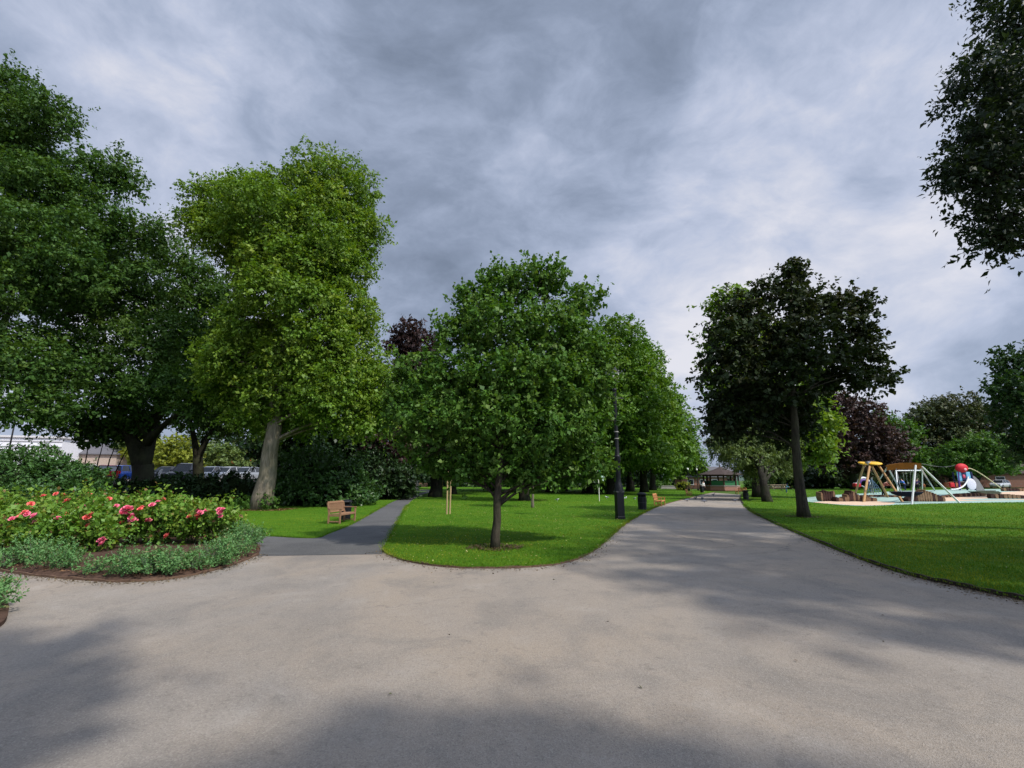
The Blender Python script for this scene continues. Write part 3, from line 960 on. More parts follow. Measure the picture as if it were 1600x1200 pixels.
# purple beech behind the centre tree
T4 = px_lobes([(640, 525, 26, 22), (620, 545, 18, 16), (660, 545, 30, 30), (640, 590, 40, 36), (615, 640, 32, 36, -4), (660, 660, 50, 50), (602, 680, 26, 30, -8), (640, 700, 40, 26, -8)], 47)
tree('copper_beech', 'purple-leaved beech showing left of the young tree above the narrow path', (P(640, 760, 47).x, 47, 0), T4, beech_l, bark_d, r=.4, seed=71, leaf=.28, lai=1.3, k=12, tw=1.0, keep=.1, flat=.35)
# copper beech etc behind the playground
T10 = px_lobes([(1310, 632, 32, 26), (1345, 645, 30, 26), (1300, 670, 36, 34), (1350, 680, 46, 34), (1390, 700, 30, 30), (1330, 715, 46, 24), (1380, 725, 36, 16), (1280, 700, 26, 30)], 72)
tree('copper_beech', 'wide dark purple beech behind the yellow-topped play frame', (P(1335, 760, 72).x, 72, 0), [(c, tuple(.86 * v for v in r)) for c, r in T10], beech_l, bark_d, r=.5, seed=72, leaf=.42, lai=1.4, k=12, tw=1.4, keep=.1, flat=.3, lump=.12)
T11 = px_lobes([(1375, 672, 26, 22), (1405, 675, 24, 16), (1395, 705, 34, 26), (1425, 715, 22, 22)], 88)
tree('broadleaf_tree', 'mid green tree between the purple beech and the rusty-topped tree', (P(1395, 760, 88).x, 88, 0), T11, mid_l, bark_d, r=.5, seed=73, leaf=.5, lai=1.4, k=12, tw=1.4, keep=.1)
T12 = px_lobes([(1490, 650, 44, 30), (1455, 665, 34, 32), (1530, 660, 36, 34), (1445, 705, 30, 34), (1490, 700, 50, 34), (1550, 690, 30, 40), (1430, 735, 18, 20)], 92)
tree('broadleaf_tree', 'broad grey-green tree with a rusty top behind the play tower', (P(1490, 760, 92).x, 92, 0), T12, rust_l, bark_d, r=.5, seed=74, leaf=.42, lai=1.4, k=12, tw=1.3, keep=.1, lump=.12, droop=.3)
T13 = px_lobes([(1520, 700, 34, 18), (1495, 715, 26, 18), (1550, 712, 30, 20), (1525, 725, 44, 14), (1572, 728, 18, 12), (1480, 730, 14, 12)], 78)
tree('bushy_tree', 'low round light green tree with several stems right of the play tower', (P(1528, 760, 78).x, 78, 0), T13, mid_l, bark_d, r=.35, seed=75, leaf=.32, lai=1.4, k=12, tw=.9, keep=.12, up=.5, fork=[P(1515, 725, 78), P(1545, 725, 78)], fork_h=.2)
# tree behind the viewer and one to the right: their shade falls on the forecourt
TS = [((6.3, -3.0, 9.5), (1.5, 1.3, 1.2)), ((5.4, -1.8, 8.6), (.8, .7, .7)), ((7.2, -3.6, 10), (1.5, 1.4, 1.3)), ((8.4, -6.0, 11), (2.4, 2.2, 2.2)), ((5.8, -3.8, 8.6), (1.1, 1.1, .9))]
tree('broadleaf_tree', 'tree standing behind the viewpoint that shades the bottom of the tarmac', (8, -7.5, 0), TS, oak_l, bark_d, r=.4, seed=81, leaf=.22, lai=1.7, k=12, tw=.8, sub=2)
TS2 = [((12.5, 4.0, 10.5), (3.2, 3.2, 2.8)), ((17, 1.5, 12), (4, 4, 3.5)), ((17, 5.5, 9.5), (3.5, 3, 3)), ((20, 2, 9), (3, 4, 3)), ((11.6, 1.2, 10), (2.2, 1.8, 1.8)), ((14, 7, 12), (3, 3, 2.6))]
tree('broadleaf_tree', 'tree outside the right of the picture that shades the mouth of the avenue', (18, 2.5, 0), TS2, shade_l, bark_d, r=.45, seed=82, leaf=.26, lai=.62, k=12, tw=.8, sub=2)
TS3 = [((1.0, -1.2, 8.6), (1.5, 1.9, 1.4)), ((-.2, -2.4, 8), (1.5, 1.4, 1.3)), ((-1.4, -1.6, 9), (1.9, 1.8, 1.6)), ((1.2, -3, 9.6), (1.5, 1.4, 1.4))]
tree('broadleaf_tree', 'tree behind the viewpoint that shades the left of the tarmac', (.6, -4.5, 0), TS3, oak_l, bark_d, r=.35, seed=83, leaf=.22, lai=1.6, k=12, tw=.8, sub=2)

# ------------------------------------------------------------------ shrubs, hedges, background woods
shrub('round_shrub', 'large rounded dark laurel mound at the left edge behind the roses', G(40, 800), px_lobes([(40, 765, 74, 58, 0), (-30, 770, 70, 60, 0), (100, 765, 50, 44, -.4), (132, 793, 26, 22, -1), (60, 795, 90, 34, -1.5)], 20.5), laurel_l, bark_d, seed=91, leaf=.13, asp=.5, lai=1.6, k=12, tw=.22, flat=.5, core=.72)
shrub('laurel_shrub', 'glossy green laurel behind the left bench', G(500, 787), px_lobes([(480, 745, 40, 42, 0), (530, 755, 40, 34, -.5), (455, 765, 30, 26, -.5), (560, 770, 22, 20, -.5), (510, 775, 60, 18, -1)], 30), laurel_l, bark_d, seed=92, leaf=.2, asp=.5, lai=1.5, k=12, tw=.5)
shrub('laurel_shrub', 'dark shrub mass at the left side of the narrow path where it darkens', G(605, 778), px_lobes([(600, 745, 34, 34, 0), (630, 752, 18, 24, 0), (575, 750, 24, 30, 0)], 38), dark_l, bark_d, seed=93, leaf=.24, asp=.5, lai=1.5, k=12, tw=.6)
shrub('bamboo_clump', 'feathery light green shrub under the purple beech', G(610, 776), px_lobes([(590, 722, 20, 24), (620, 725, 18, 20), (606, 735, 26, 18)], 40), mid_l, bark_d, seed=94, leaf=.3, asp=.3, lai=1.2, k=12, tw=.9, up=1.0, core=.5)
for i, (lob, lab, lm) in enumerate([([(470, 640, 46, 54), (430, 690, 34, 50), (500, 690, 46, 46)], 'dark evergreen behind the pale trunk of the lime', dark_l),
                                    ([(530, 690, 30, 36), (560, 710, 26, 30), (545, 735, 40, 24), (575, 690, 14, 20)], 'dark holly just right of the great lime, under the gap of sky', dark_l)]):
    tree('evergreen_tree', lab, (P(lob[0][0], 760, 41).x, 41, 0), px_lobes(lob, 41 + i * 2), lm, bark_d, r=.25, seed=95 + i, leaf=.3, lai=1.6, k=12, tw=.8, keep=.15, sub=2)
# dark hedge below the left trees
def hedge(name, label, x0, x1, y, dep, h, lm, seed, cat='hedge', leaf=.2, base=0, **kw):
    n = max(2, int((x1 - x0) / (h * .9)))
    rng = np.random.default_rng(seed)
    lob = []
    for i in range(n):
        x = x0 + (x1 - x0) * (i + .5) / n
        lob.append(((x, y + rng.normal() * .12, base + h * .5), ((x1 - x0) / n * .75, dep / 2, h * (.5 + rng.random() * .05))))
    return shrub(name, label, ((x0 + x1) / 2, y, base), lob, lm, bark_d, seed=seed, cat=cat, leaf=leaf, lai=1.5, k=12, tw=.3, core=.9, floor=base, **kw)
hedge('hedge', 'dark clipped hedge between the forked tree and the lime, hiding the car wheels', P(258, 750, 31.5).x, P(398, 750, 31.5).x, 31.5, 1.6, 1.72, dark_l, 101)
hedge('hedge', 'lower dark hedge under the forked tree, left of its trunk', P(120, 750, 32.5).x, P(255, 750, 32.5).x, 32.5, 1.6, 1.3, dark_l, 102)
hedge('hedge', 'low evergreen undergrowth along the back of the left lawn', P(425, 750, 32).x, P(580, 750, 32).x, 32.5, 1.4, 1.3, dark_l, 103)
hedge('hedge', 'long dark hedge along the back of the park behind the play frames', P(1225, 750, 78).x, P(1440, 750, 78).x, 80, 3, 3.2, dark_l, 104, leaf=.4)
for i, (px, py, rx, ry, Y, lab) in enumerate([(275, 712, 28, 28, 60, 'yellow-green tree beyond the car park, right of the forked trunk'), (352, 715, 34, 22, 66, 'dull green small tree above the silver cars'), (232, 705, 22, 26, 62, 'yellow-green bush seen through the fork of the dark trunk'), (215, 690, 24, 20, 66, 'green bush behind the blue car')]):
    lob = px_lobes([(px, py, rx, ry), (px - rx * .6, py + ry * .6, rx * .6, ry * .6), (px + rx * .6, py + ry * .5, rx * .6, ry * .6)], Y)
    tree('small_tree', lab, (P(px, 750, Y).x, Y, 1.42), lob, gold_l if i in (0, 2) else pale_l, bark_d, r=.18, seed=110 + i, leaf=.36, lai=1.4, k=12, tw=.7, sub=2)
# thin sapling group left of the forked tree
for i, (px, lean_) in enumerate([(131, -.3), (142, .1), (151, .5), (160, 1.0)]):
    b = Vector((P(px - 2, 750, 33.5).x, 33.5 + .3 * i, 0))
    lb = [((b.x + lean_, b.y, 4.6 + .2 * i), (.9, .9, .7)), ((b.x + lean_ * 1.6 + .4, b.y, 5.3), (.7, .7, .6))]
    tree('sapling', ['thin straight sapling nearest the round shrub', 'thin sapling second from the round shrub', 'thin sapling leaning right, third from the round shrub', 'most leaning thin sapling, next to the blue car'][i], b, lb, oak_l, bark_d, r=.07, seed=120 + i, group='thin saplings by the car park', leaf=.24, lai=.8, k=10, tw=.6, sub=2)
# far woods as one mass
def woods(label, lob, lm, seed, leaf=.7):
    t, p_, l_ = foliage('woods', lm, None, lob, leaf=leaf, lai=1.5, k=12, tw=1.6, seed=seed, keep=.05, lump=.2, floor=-.05, fill=.25)
    tag(t, label, 'woods', None, 'stuff')
wl = []
rng = np.random.default_rng(5)
for px in range(1200, 1760, 24):
    Y = 98 + rng.normal() * 4
    wl.append((tuple(P(px, 738, Y + 12)), (4.6, 3, 3.6 + rng.random() * 1.5)))
woods('dark distant wood along the far side of the park behind the playground', wl, dark_l, 131)
wl = []
for px in range(560, 1075, 26):
    Y = 100 + rng.normal() * 4
    wl.append((tuple(P(px, 733, Y)), (4.5, 3, 5 + rng.random() * 1.8)))
woods('dark distant wood seen between the avenue trunks', wl, dark_l, 132)
wl = []
for px in range(-60, 640, 40):
    Y = 84 + rng.normal() * 3 + (12 if px < 330 else 0)
    if px < 300: continue
    wl.append((tuple(P(px, 728, Y)), (4.5, 3, 4.6 + rng.random() * 1.5)))
woods('dark distant wood behind the left lawn', wl, dark_l, 133)
# ------------------------------------------------------------------ plain materials
teak = M('teak', (.27, .15, .085), .7, .25, 0, .25, 10, .5, (1, 6, 6))
teak2 = M('varnished timber', (.46, .21, .08), .6, .3, 0, .2, 10, .5, (1, 6, 6))
darkwood = M('dark timber', (.06, .035, .025), .8, .2, 0, .3, 8)
blk = M('black paint', (.008, .009, .011), .5, .28, 0, .2, 10, .15)
white = M('white paint', (.78, .78, .78), .5, .3, 0, .06, 4)
yellow = M('yellow panel', (.75, .42, .02), .45, .4, 0, .08, 4)
orange = M('orange brown panel', (.40, .16, .03), .5, .35, 0, .15, 4)
robinia = M('robinia timber', (.36, .21, .09), .7, .2, 0, .25, 6, .5, (4, 4, .6))
logm = M('weathered log', (.20, .125, .075), .9, .1, 0, .4, 7, .7)
logd = M('log bark', (.055, .03, .025), .9, .1, 0, .35, 7, .7)
steel = M('galvanised steel', (.42, .44, .45), .4, .5, .7, .1, 6)
red = M('red plastic', (.52, .02, .03), .62, .25, 0, .08, 4)
ltblue = M('light blue panel', (.16, .42, .60), .45, .4, 0, .08, 4)
navy = M('navy plastic', (.02, .025, .085), .5, .4, 0, .1, 4)
purple = M('purple panel', (.10, .03, .22), .5, .4, 0, .1, 4)
greyp = M('grey panel', (.22, .21, .21), .7, .3, 0, .1, 4)
rope = M('dark rope', (.015, .016, .03), .9, .1, 0, .2, 20)
stakem = M('pale stake wood', (.40, .29, .15), .8, .15, 0, .2, 9, .4, (5, 5, .7))
brick = bpy.data.materials.new('brick')
_t = nt(brick)
_tc = N(_t, 'ShaderNodeTexCoord', name='TC')
_sp = N(_t, 'ShaderNodeSeparateXYZ'); _t.links.new(_tc.outputs['Object'], _sp.inputs[0])
_ad = N(_t, 'ShaderNodeMath', operation='ADD'); _t.links.new(_sp.outputs[0], _ad.inputs[0]); _t.links.new(_sp.outputs[1], _ad.inputs[1])
_cb = N(_t, 'ShaderNodeCombineXYZ'); _t.links.new(_ad.outputs[0], _cb.inputs[0]); _t.links.new(_sp.outputs[2], _cb.inputs[1])
_b = N(_t, 'ShaderNodeTexBrick', inp={'Scale': 1.0, 'Brick Width': .225, 'Row Height': .075, 'Mortar Size': .008, 'Color1': (.32, .11, .06, 1), 'Color2': (.24, .09, .055, 1), 'Mortar': (.35, .32, .28, 1)})
_t.links.new(_cb.outputs[0], _b.inputs['Vector'])
finish(_t, _b.outputs[0], .9, .1)
tilem = M('roof tile', (.062, .045, .04), .85, .15, 0, .25, 2, .5, (1, 1, 9))
slate = M('slate roof', (.12, .115, .125), .8, .2, 0, .2, 2, .5, (1, 1, 9))
render_w = M('white render', (.74, .73, .76), .85, .15, 0, .06, .6)
glass_d = M('dark glass', (.02, .025, .03), .08, .6, 0, .1, 3, 0)
pinkm = bpy.data.materials.new('pink petals')
def petal(name, a, b):
    m = bpy.data.materials.new(name)
    t = nt(m)
    c = mixrgb(t, noise(t, 30, 3, .6), a, b)
    finish(t, c, .6, .2)
    return m
pink = petal('pink petals', (.80, .10, .20), (.85, .30, .40))
coral = petal('coral petals', (.75, .09, .09), (.85, .24, .20))
skin = M('skin', (.52, .31, .22), .6, .3, 0, .06, 6)
hairm = M('dark hair', (.03, .02, .015), .7, .3, 0, .2, 20)

# ------------------------------------------------------------------ rose bed
def bloom_mesh(name, mat, seed):
    rng = random.Random(seed)
    mb = MB()
    for ring, (n, r, tilt, z) in enumerate([(6, .055, .35, 0), (5, .042, .8, .012), (4, .028, 1.15, .02), (3, .016, 1.4, .026)]):
        for k in range(n):
            a = 2 * PI * k / n + ring * .5 + rng.random() * .3
            ca, sa = math.cos(a), math.sin(a)
            ct, st = math.cos(tilt), math.sin(tilt)
            def q(u, v, bul):
                # u outward, v sideways
                x = u * ct - bul * st
                zz = z + u * st + bul * ct
                return (ca * x - sa * v, sa * x + ca * v, zz)
            mb.add([q(.004, 0, 0), q(r * .5, -r * .5, .004), q(r * .55, 0, -.006), q(r * .5, r * .5, .004), q(r * .95, -r * .34, .008), q(r, 0, .004), q(r * .95, r * .34, .008)],
                   [(0, 1, 2), (0, 2, 3), (1, 4, 5, 2), (2, 5, 6, 3)])
    me = bpy.data.meshes.new(name)
    me.from_pydata(mb.v, [], mb.f)
    me.polygons.foreach_set('use_smooth', [True] * len(me.polygons))
    me.materials.append(mat)
    return me
bl_p = [bloom_mesh('flower', pink, i) for i in range(2)]
bl_c = [bloom_mesh('flower', coral, 9 + i) for i in range(2)]

# (px, py of the blossom, how many blooms, pink?)
blooms = [(200, 799, 10, 1), (213, 813, 6, 1), (160, 846, 5, 1), (106, 784, 1, 0), (139, 774, 1, 0), (95, 775, 2, 0), (52, 793, 2, 0), (36, 803, 2, 0), (43, 804, 1, 1), (74, 801, 2, 0), (82, 796, 1, 0),
          (106, 808, 2, 0), (107, 803, 1, 0), (148, 809, 2, 0), (158, 803, 1, 0), (169, 801, 2, 0), (223, 799, 2, 0), (170, 781, 1, 0), (302, 807, 4, 0), (309, 804, 2, 1), (345, 796, 4, 1), (345, 808, 1, 1),
          (256, 782, 2, 0), (125, 795, 2, 1), (90, 812, 1, 1), (60, 810, 2, 1), (182, 792, 1, 1), (232, 812, 2, 1), (270, 815, 1, 0), (288, 820, 2, 1), (240, 788, 2, 1), (30, 792, 2, 1), (138, 822, 1, 0), (322, 800, 2, 1), (250, 826, 1, 1), (117, 817, 1, 0), (190, 818, 1, 0), (68, 776, 1, 0), (8, 798, 2, 0), (20, 812, 1, 1), (285, 800, 1, 0), (262, 838, 1, 0)]
bushes = []
rr_ = random.Random(3)
for row, (Y, xs_) in enumerate([(12.6, [-40, 8, 52, 98, 145, 190, 232, 275, 312]), (11.2, [-60, -12, 35, 82, 128, 174, 218, 262, 304, 338]), (10.2, [-80, -30, 22, 70, 120, 158])]):
    for x in xs_:
        hh = [.90, .84, .62][row] * rr_.uniform(.76, 1.16)
        if x > 300: hh *= .9
        q = P(x + rr_.uniform(-6, 6), 760, Y + rr_.uniform(-.25, .25))
        bushes.append([Vector((q.x, q.y, .12)), hh, []])
def nearest_bush(px, py):
    best = None
    for i, (b, hh, _) in enumerate(bushes):
        p = P(px, py, b.y - .38)
        d = abs(p.x - b.x) + abs(p.z - (hh + .15)) * 1.4
        if p.z < .3: d += 5
        if best is None or d < best[0]: best = (d, i, p)
    return best
for px, py, n, pk in blooms:
    d, i, p = nearest_bush(px, py)
    for k in range(n):
        o = Vector((rr_.gauss(0, .065), rr_.gauss(0, .05) - .03, rr_.gauss(0, .035))) if n > 1 else Vector()
        bushes[i][2].append((p + o, pk))
where = ['in the back row', 'in the middle row', 'in the front row']
for i, (b, hh, fl) in enumerate(bushes):
    px_ = 800 + b.x / b.y * FOC * .98
    npk = sum(f[1] for f in fl); nco = len(fl) - npk
    desc = ('%d pink' % npk if npk else '') + (' and ' if npk and nco else '') + ('%d coral' % nco if nco else '')
    row = 0 if i < 9 else 1 if i < 19 else 2
    no = ['first', 'second', 'third', 'fourth', 'fifth', 'sixth', 'seventh', 'eighth', 'ninth', 'tenth'][i - (0, 9, 19)[row]]
    lab = 'rose bush with %s blooms, %s from left %s' % (desc, no, where[row]) if fl else 'rose bush without open blooms, %s from left %s' % (no, where[row])
    t = thing('rose_bush', lab, 'rose bush', b, 0, 'rose bushes in the flower bed')
    rg = random.Random(200 + i)
    lobes = [((b.x + rg.gauss(0, .2), b.y + rg.gauss(0, .15), b.z + hh * rg.uniform(.4, .86)), (rg.uniform(.2, .36), rg.uniform(.2, .32), hh * rg.uniform(.16, .26))) for _ in range(7)]
    lobes += [((b.x, b.y, b.z + hh * .5), (.4, .34, hh * .34))]
    foliage('foliage', rose_l, t, lobes, leaf=.085, asp=.7, lai=.9, k=9, tw=.24, seed=300 + i, origin=tuple(b), up=.9, spread=.6, flat=.8, keep=.25, floor=.1, lobe_tint=.5, jit=.5, outw=.5, shoots=.25)
    mb = MB()
    for l in lobes:
        c = Vector(l[0]) - b
        for k in range(2):
            e = c + Vector((rg.gauss(0, .1), rg.gauss(0, .1), rg.uniform(0, .2)))
            mb.tube(bez(Vector((rg.gauss(0, .05), rg.gauss(0, .05), -.05)), Vector((c.x * .4, c.y * .4, c.z * .6)), e, 4), [.009, .008, .006, .005, .003], 5)
    for p, pk in fl:
        mb.tube([Vector((rg.gauss(0, .1), 0, hh * .3)), (p - b) * .8 + Vector((0, 0, hh * .05)), p - b], [.006, .005, .004], 5)
    mb.build('stem', M('rose stem', (.07, .11, .03), .7), t, smooth=True, fix=False)
    for p, pk in fl:
        o = link('flower', rg.choice(bl_p if pk else bl_c), t)
        o.location = p - b
        o.scale = (rg.uniform(1.1, 1.6),) * 3
        o.rotation_euler = (rg.uniform(.1, .9), rg.uniform(-.4, .4), rg.uniform(-.5, .5))

# catmint along the front of the bed
def catmint(name, label, c, rad, h, seed, group):
    t = thing(name, label, 'catmint', c, 0, group)
    rg = random.Random(seed)
    lob = [((c[0], c[1], c[2] + h * .38), (rad * .72, rad * .6, h * .42))] + [((c[0] + rg.gauss(0, rad * .5), c[1] + rg.gauss(0, rad * .35), c[2] + h * rg.uniform(.3, .62)), (rad * .42, rad * .4, h * .3)) for _ in range(6)]
    foliage('foliage', mint_l, t, lob, leaf=.04, asp=.5, lai=.85, k=14, tw=.15, seed=seed, origin=tuple(c), up=1.1, spread=.4, keep=.2, floor=.07, flat=1, fold=.3)
    mb = MB()
    for k in range(26):
        a = rg.uniform(0, 2 * PI); q = rg.uniform(.2, 1)
        e = Vector((math.cos(a) * rad * q, math.sin(a) * rad * .8 * q, h * rg.uniform(.75, 1.15)))
        mb.tube([(e.x * .3, e.y * .3, 0), (e.x * .7, e.y * .7, e.z * .6), e], [.006, .004, .003], 4)
    mb.build('stem', M('catmint stem', (.16, .21, .13), .8), t, fix=False)
    return t
mints = [(-50, 872, .5, .36), (8, 884, .26, .24), (58, 880, .46, .38), (98, 886, .34, .27), (146, 894, .2, .14), (196, 895, .38, .33), (234, 896, .32, .25), (268, 893, .38, .32), (302, 888, .26, .22), (331, 880, .42, .38),
         (360, 868, .32, .30), (383, 858, .40, .44), (374, 845, .38, .46), (350, 840, .34, .36), (394, 849, .30, .34)]
nmi = ['half out of the picture at the left edge', 'small, first inside the left edge', 'wide grey one below the left roses', 'mixed with dry stems, left of the bare soil', 'tiny seedling on the bare soil gap', 'dark green, right of the bare soil gap',
       'middle one of the front clump', 'right one of the front clump', 'low one where the bed edge begins to curve', 'broad one on the curve of the bed', 'tall one near the right tip of the bed', 'rightmost one, leaning over the dark path',
       'greyest one with faded stalks behind the right tip', 'one under the rightmost pink roses', 'pale one at the very corner next to the path']
for i, (px, py, rad, h) in enumerate(mints):
    catmint('catmint_plant', 'catmint cushion edging the rose bed: ' + nmi[i], G(px, py, .08), rad * .84, h * .95, 400 + i, 'catmint along the front of the bed')
catmint('catmint_plant', 'lone catmint in the small bed cut by the left picture edge', G(-34, 950, .05), .36, .30, 430, 'catmint along the front of the bed')

# ------------------------------------------------------------------ benches
def bench(label, loc, rz, mat, L=1.5, group='park benches', broken=False):
    t = thing('park_bench', label, 'bench', loc, rz, group)
    h = L / 2
    for s in (-1, 1):
        x = s * (h - .035)
        mb = MB().box((x, -.27, .32), (.07, .07, .64), bev=.008); mb.build('leg', mat, t)
        mb = MB(); mb.box((x, .27, .21), (.07, .07, .42), bev=.008); mb.box((x, .315, .66), (.068, .06, .52), rx=-.2, bev=.008); mb.build('leg', mat, t)
        MB().box((x, -.02, .655), (.09, .64, .035), bev=.01).build('armrest', mat, t)
        mb = MB(); mb.box((x, 0, .35), (.05, .48, .08), bev=.006); mb.box((x, 0, .09), (.045, .48, .05), bev=.006); mb.build('stretcher', mat, t)
    mb = MB()
    for k in range(6):
        mb.box((0, -.24 + k * .092, .425 - .004 * k), (L - .02, .075, .024), bev=.005)
    mb.box((0, -.28, .385), (L - .14, .03, .07), bev=.005)
    mb.build('seat', mat, t)
    mb = MB()
    mb.box((0, .368, .91), (L - .1, .042, .10), rx=-.2, bev=.012)
    mb.box((0, .285, .50), (L - .14, .035, .06), rx=-.2, bev=.008)
    n = int((L - .2) / .085)
    for k in range(n):
        mb.box((-(L - .24) / 2 + k * (L - .24) / (n - 1), .327, .70), (.05, .018, .36), rx=-.2)
    mb.build('backrest', mat, t)
    return t
bl = G(527, 818, Zl)
bench('weathered teak bench on the left lawn, facing the narrow dark path', (bl.x, bl.y + .45, Zl), R(82), teak).scale = (.80,) * 3
b1 = G(1034, 790, Zl)
bench('orange-brown bench at the left edge of the avenue, beside the black litter bin', (b1.x, b1.y + .4, .0), R(62), teak2).scale = (.76,) * 3
b2_ = G(1077, 775, 0)
bench('second orange-brown bench further along the left edge of the avenue', (b2_.x, b2_.y, .0), R(60), teak2).scale = (.66,) * 3
b3 = G(1158, 772, 0)
bench('bench on the right of the avenue beyond the hooded litter bin', (b3.x, b3.y, .0), R(-65), teak2).scale = (.72,) * 3
b4 = G(660, 764.5, Zl)
bench('far bench on the grass where the narrow path bends', (b4.x, b4.y, Zl), R(10), teak)
b5 = G(1083, 767.5, 0)
bench('long dark bench seen from behind at the far left end of the avenue', (b5.x, b5.y, 0), R(184), darkwood, L=2.4).scale = (.8,) * 3
b6 = G(1215, 766, Zl)
pt = thing('picnic_table', 'pale timber picnic table far off between the leaning tree and the maple', 'picnic table', (b6.x, b6.y, Zl), R(8))
pm = M('pale timber', (.42, .33, .22), .8)
MB().box((0, 0, .74), (2.6, .75, .05)).build('tabletop', pm, pt)
for s in (-1, 1):
    MB().box((0, s * .68, .45), (2.6, .26, .045)).build('seat', pm, pt)
    mb = MB(); mb.box((s * .9, -.36, .36), (.09, .05, .8), rx=-.42); mb.box((s * .9, .36, .36), (.09, .05, .8), rx=.42); mb.box((s * .9, 0, .405), (.07, 1.6, .07))
    mb.build('frame', pm, pt)

# ------------------------------------------------------------------ litter bins
def bin_(label, loc, rz=0, scale=1, hood=True):
    t = thing('litter_bin', label, 'litter bin', loc, rz, 'black litter bins', scale)
    MB().lathe([(.27, 0), (.275, .04), (.25, .06), (.27, .40), (.285, .72), (.27, .74)], 8, off=PI / 8).build('body', blk, t)
    MB().lathe([(.20, .74), (.20, .90)], 8, off=PI / 8).build('opening', M('bin opening', (.006, .006, .006), .9), t)
    if hood:
        mb = MB()
        for k in range(4):
            a = PI / 4 + k * PI / 2
            mb.box((.235 * math.cos(a), .235 * math.sin(a), .82), (.035, .05, .18), rz=a)
        mb.build('lid_support', blk, t)
        MB().lathe([(.30, .90), (.305, .93), (.28, .98), (.16, 1.03), (.02, 1.05)], 8, off=PI / 8).build('lid', blk, t)
    mb = MB(); mb.lathe([(.262, .40), (.278, .41), (.278, .44), (.262, .45)], 8, off=PI / 8); mb.build('band', M('bin band', (.03, .03, .033), .4), t)
    return t
bin_('black hooded litter bin on the grass between the lamp post and the orange-brown bench', G(1004, 796, Zl), .2, .84)
bin_('black litter bin right of the avenue before the leaning pale tree', G(1166, 782, 0), .1, .74)
bin_('black litter bin far down the avenue by the long dark bench', G(1097, 770, 0), .1, .78)
bin_('black litter bin close behind the weathered teak bench', G(540, 812, Zl), .3, .74)
bin_('tiny far black bin left of the yellow shrub', G(1060, 766, 0), .3, .6)

# ------------------------------------------------------------------ lamp post near
lp = G(969, 811, Zl)
t = thing('lamp_post', 'tall black lamp post with a heavy square base at the edge of the centre lawn', 'lamp post', lp, .18)
mb = MB(); mb.lathe([(.22, -.05), (.22, .09), (.205, .11), (.205, 1.0), (.195, 1.04)], 4, off=PI / 4)
b_ = mb.build('base', blk, t)
mb = MB(); mb.lathe([(.205, 1.04), (.24, 1.045), (.24, 1.08), (.205, 1.09)], 4, off=PI / 4)
mb.build('flange', M('worn black edge', (.09, .09, .09), .5), t)
mb = MB(); mb.lathe([(.195, 1.09), (.18, 1.16), (.125, 1.40), (.10, 1.45), (.10, 1.6), (.095, 2.25), (.115, 2.27), (.125, 2.30), (.125, 2.48), (.108, 2.5), (.085, 2.55), (.075, 3.3), (.07, 5.2), (.09, 5.22), (.09, 5.28), (.05, 5.35), (.05, 5.5)], 16)
mb.build('pole', blk, t, smooth='auto')
for z in (3.2, 3.48):
    MB().lathe([(.074, z - .02), (.095, z - .014), (.095, z + .014), (.074, z + .02)], 16).build('band', M('pale band', (.42, .40, .37), .5), t)
MB().tube([(-.4, 0, 4.9), (.4, 0, 4.9)], .018, 8).build('ladder_bar', blk, t)
mb = MB(); mb.lathe([(.10, 5.5), (.18, 5.55), (.25, 6.0), (.26, 6.02)], 6); mb.build('lantern', M('lantern glass', (.55, .55, .5), .25, .5), t)
MB().lathe([(.30, 6.02), (.28, 6.07), (.12, 6.22), (.05, 6.26), (.03, 6.38)], 6).build('lantern_roof', blk, t)

def far_lamp(label, loc):
    t = thing('lamp_post', label, 'lamp post', loc, 0, 'small globe lamps by the bandstand')
    MB().lathe([(.14, 0), (.14, .3), (.09, .4), (.06, .5), (.05, 2.7), (.10, 2.75), (.10, 2.8)], 10).build('pole', blk, t)
    MB().ell((0, 0, 2.92), (.14, .14, .17), 12, 8).build('globe', M('milky globe', (.72, .70, .66), .3), t, smooth=True)
    return t
q1, q2 = G(1077, 767.5), G(1091, 766.5)
far_lamp('small globe lamp, left one of the pair before the bandstand', q1)
far_lamp('small globe lamp, right one of the pair before the bandstand', q2)
# street lamp at the far left
sl = P(4, 750, 40)
t = thing('street_lamp', 'thin grey street lamp in front of the white building at the left edge', 'street lamp', (sl.x, 40, 1.42), 0)
MB().lathe([(.10, 0), (.10, 1.0), (.065, 1.05), (.05, 7.5)], 10).build('pole', M('lamp grey', (.05, .05, .055), .5), t)
MB().tube([(0, 0, 7.4), (.15, -.2, 7.8), (.6, -.8, 8.0)], [.05, .045, .04], 8).build('arm', M('lamp grey', None), t)
MB().box((.8, -1.05, 8.0), (.3, .6, .14), rz=.65, bev=.04).build('lamp_head', M('lamp grey', None), t)

# ------------------------------------------------------------------ stakes
def stake(label, loc, h=1.6, r=.035, lean_=(0, 0), pair=True):
    t = thing('tree_stake', label, 'stake', loc, 0, 'tree stakes')
    MB().tube([(0, 0, -.1), (lean_[0] * .5, lean_[1] * .5, h * .5), (lean_[0], lean_[1], h)], [r, r, r * .95], 8).build('post', stakem, t)
    MB().box((lean_[0] * .9, lean_[1] * .9 - r - .004, h * .9), (.09, .012, .05)).build('tie', blk, t)
s1 = G(698, 803.5, Zl)
stake('left stake of the close pair on the centre lawn', s1, 1.9, .038)
stake('right stake of the close pair on the centre lawn', s1 + Vector((.12, .12, 0)), 1.86, .038, (.02, 0))
stake('single far stake beyond the pair', G(691, 772, Zl), 2.0, .04)
fp = G(936.5, 783, Zl)
t = thing('flag_pole', 'slim white pole with a green streamer standing on the lawn left of the lamp post', 'pole', fp, 0)
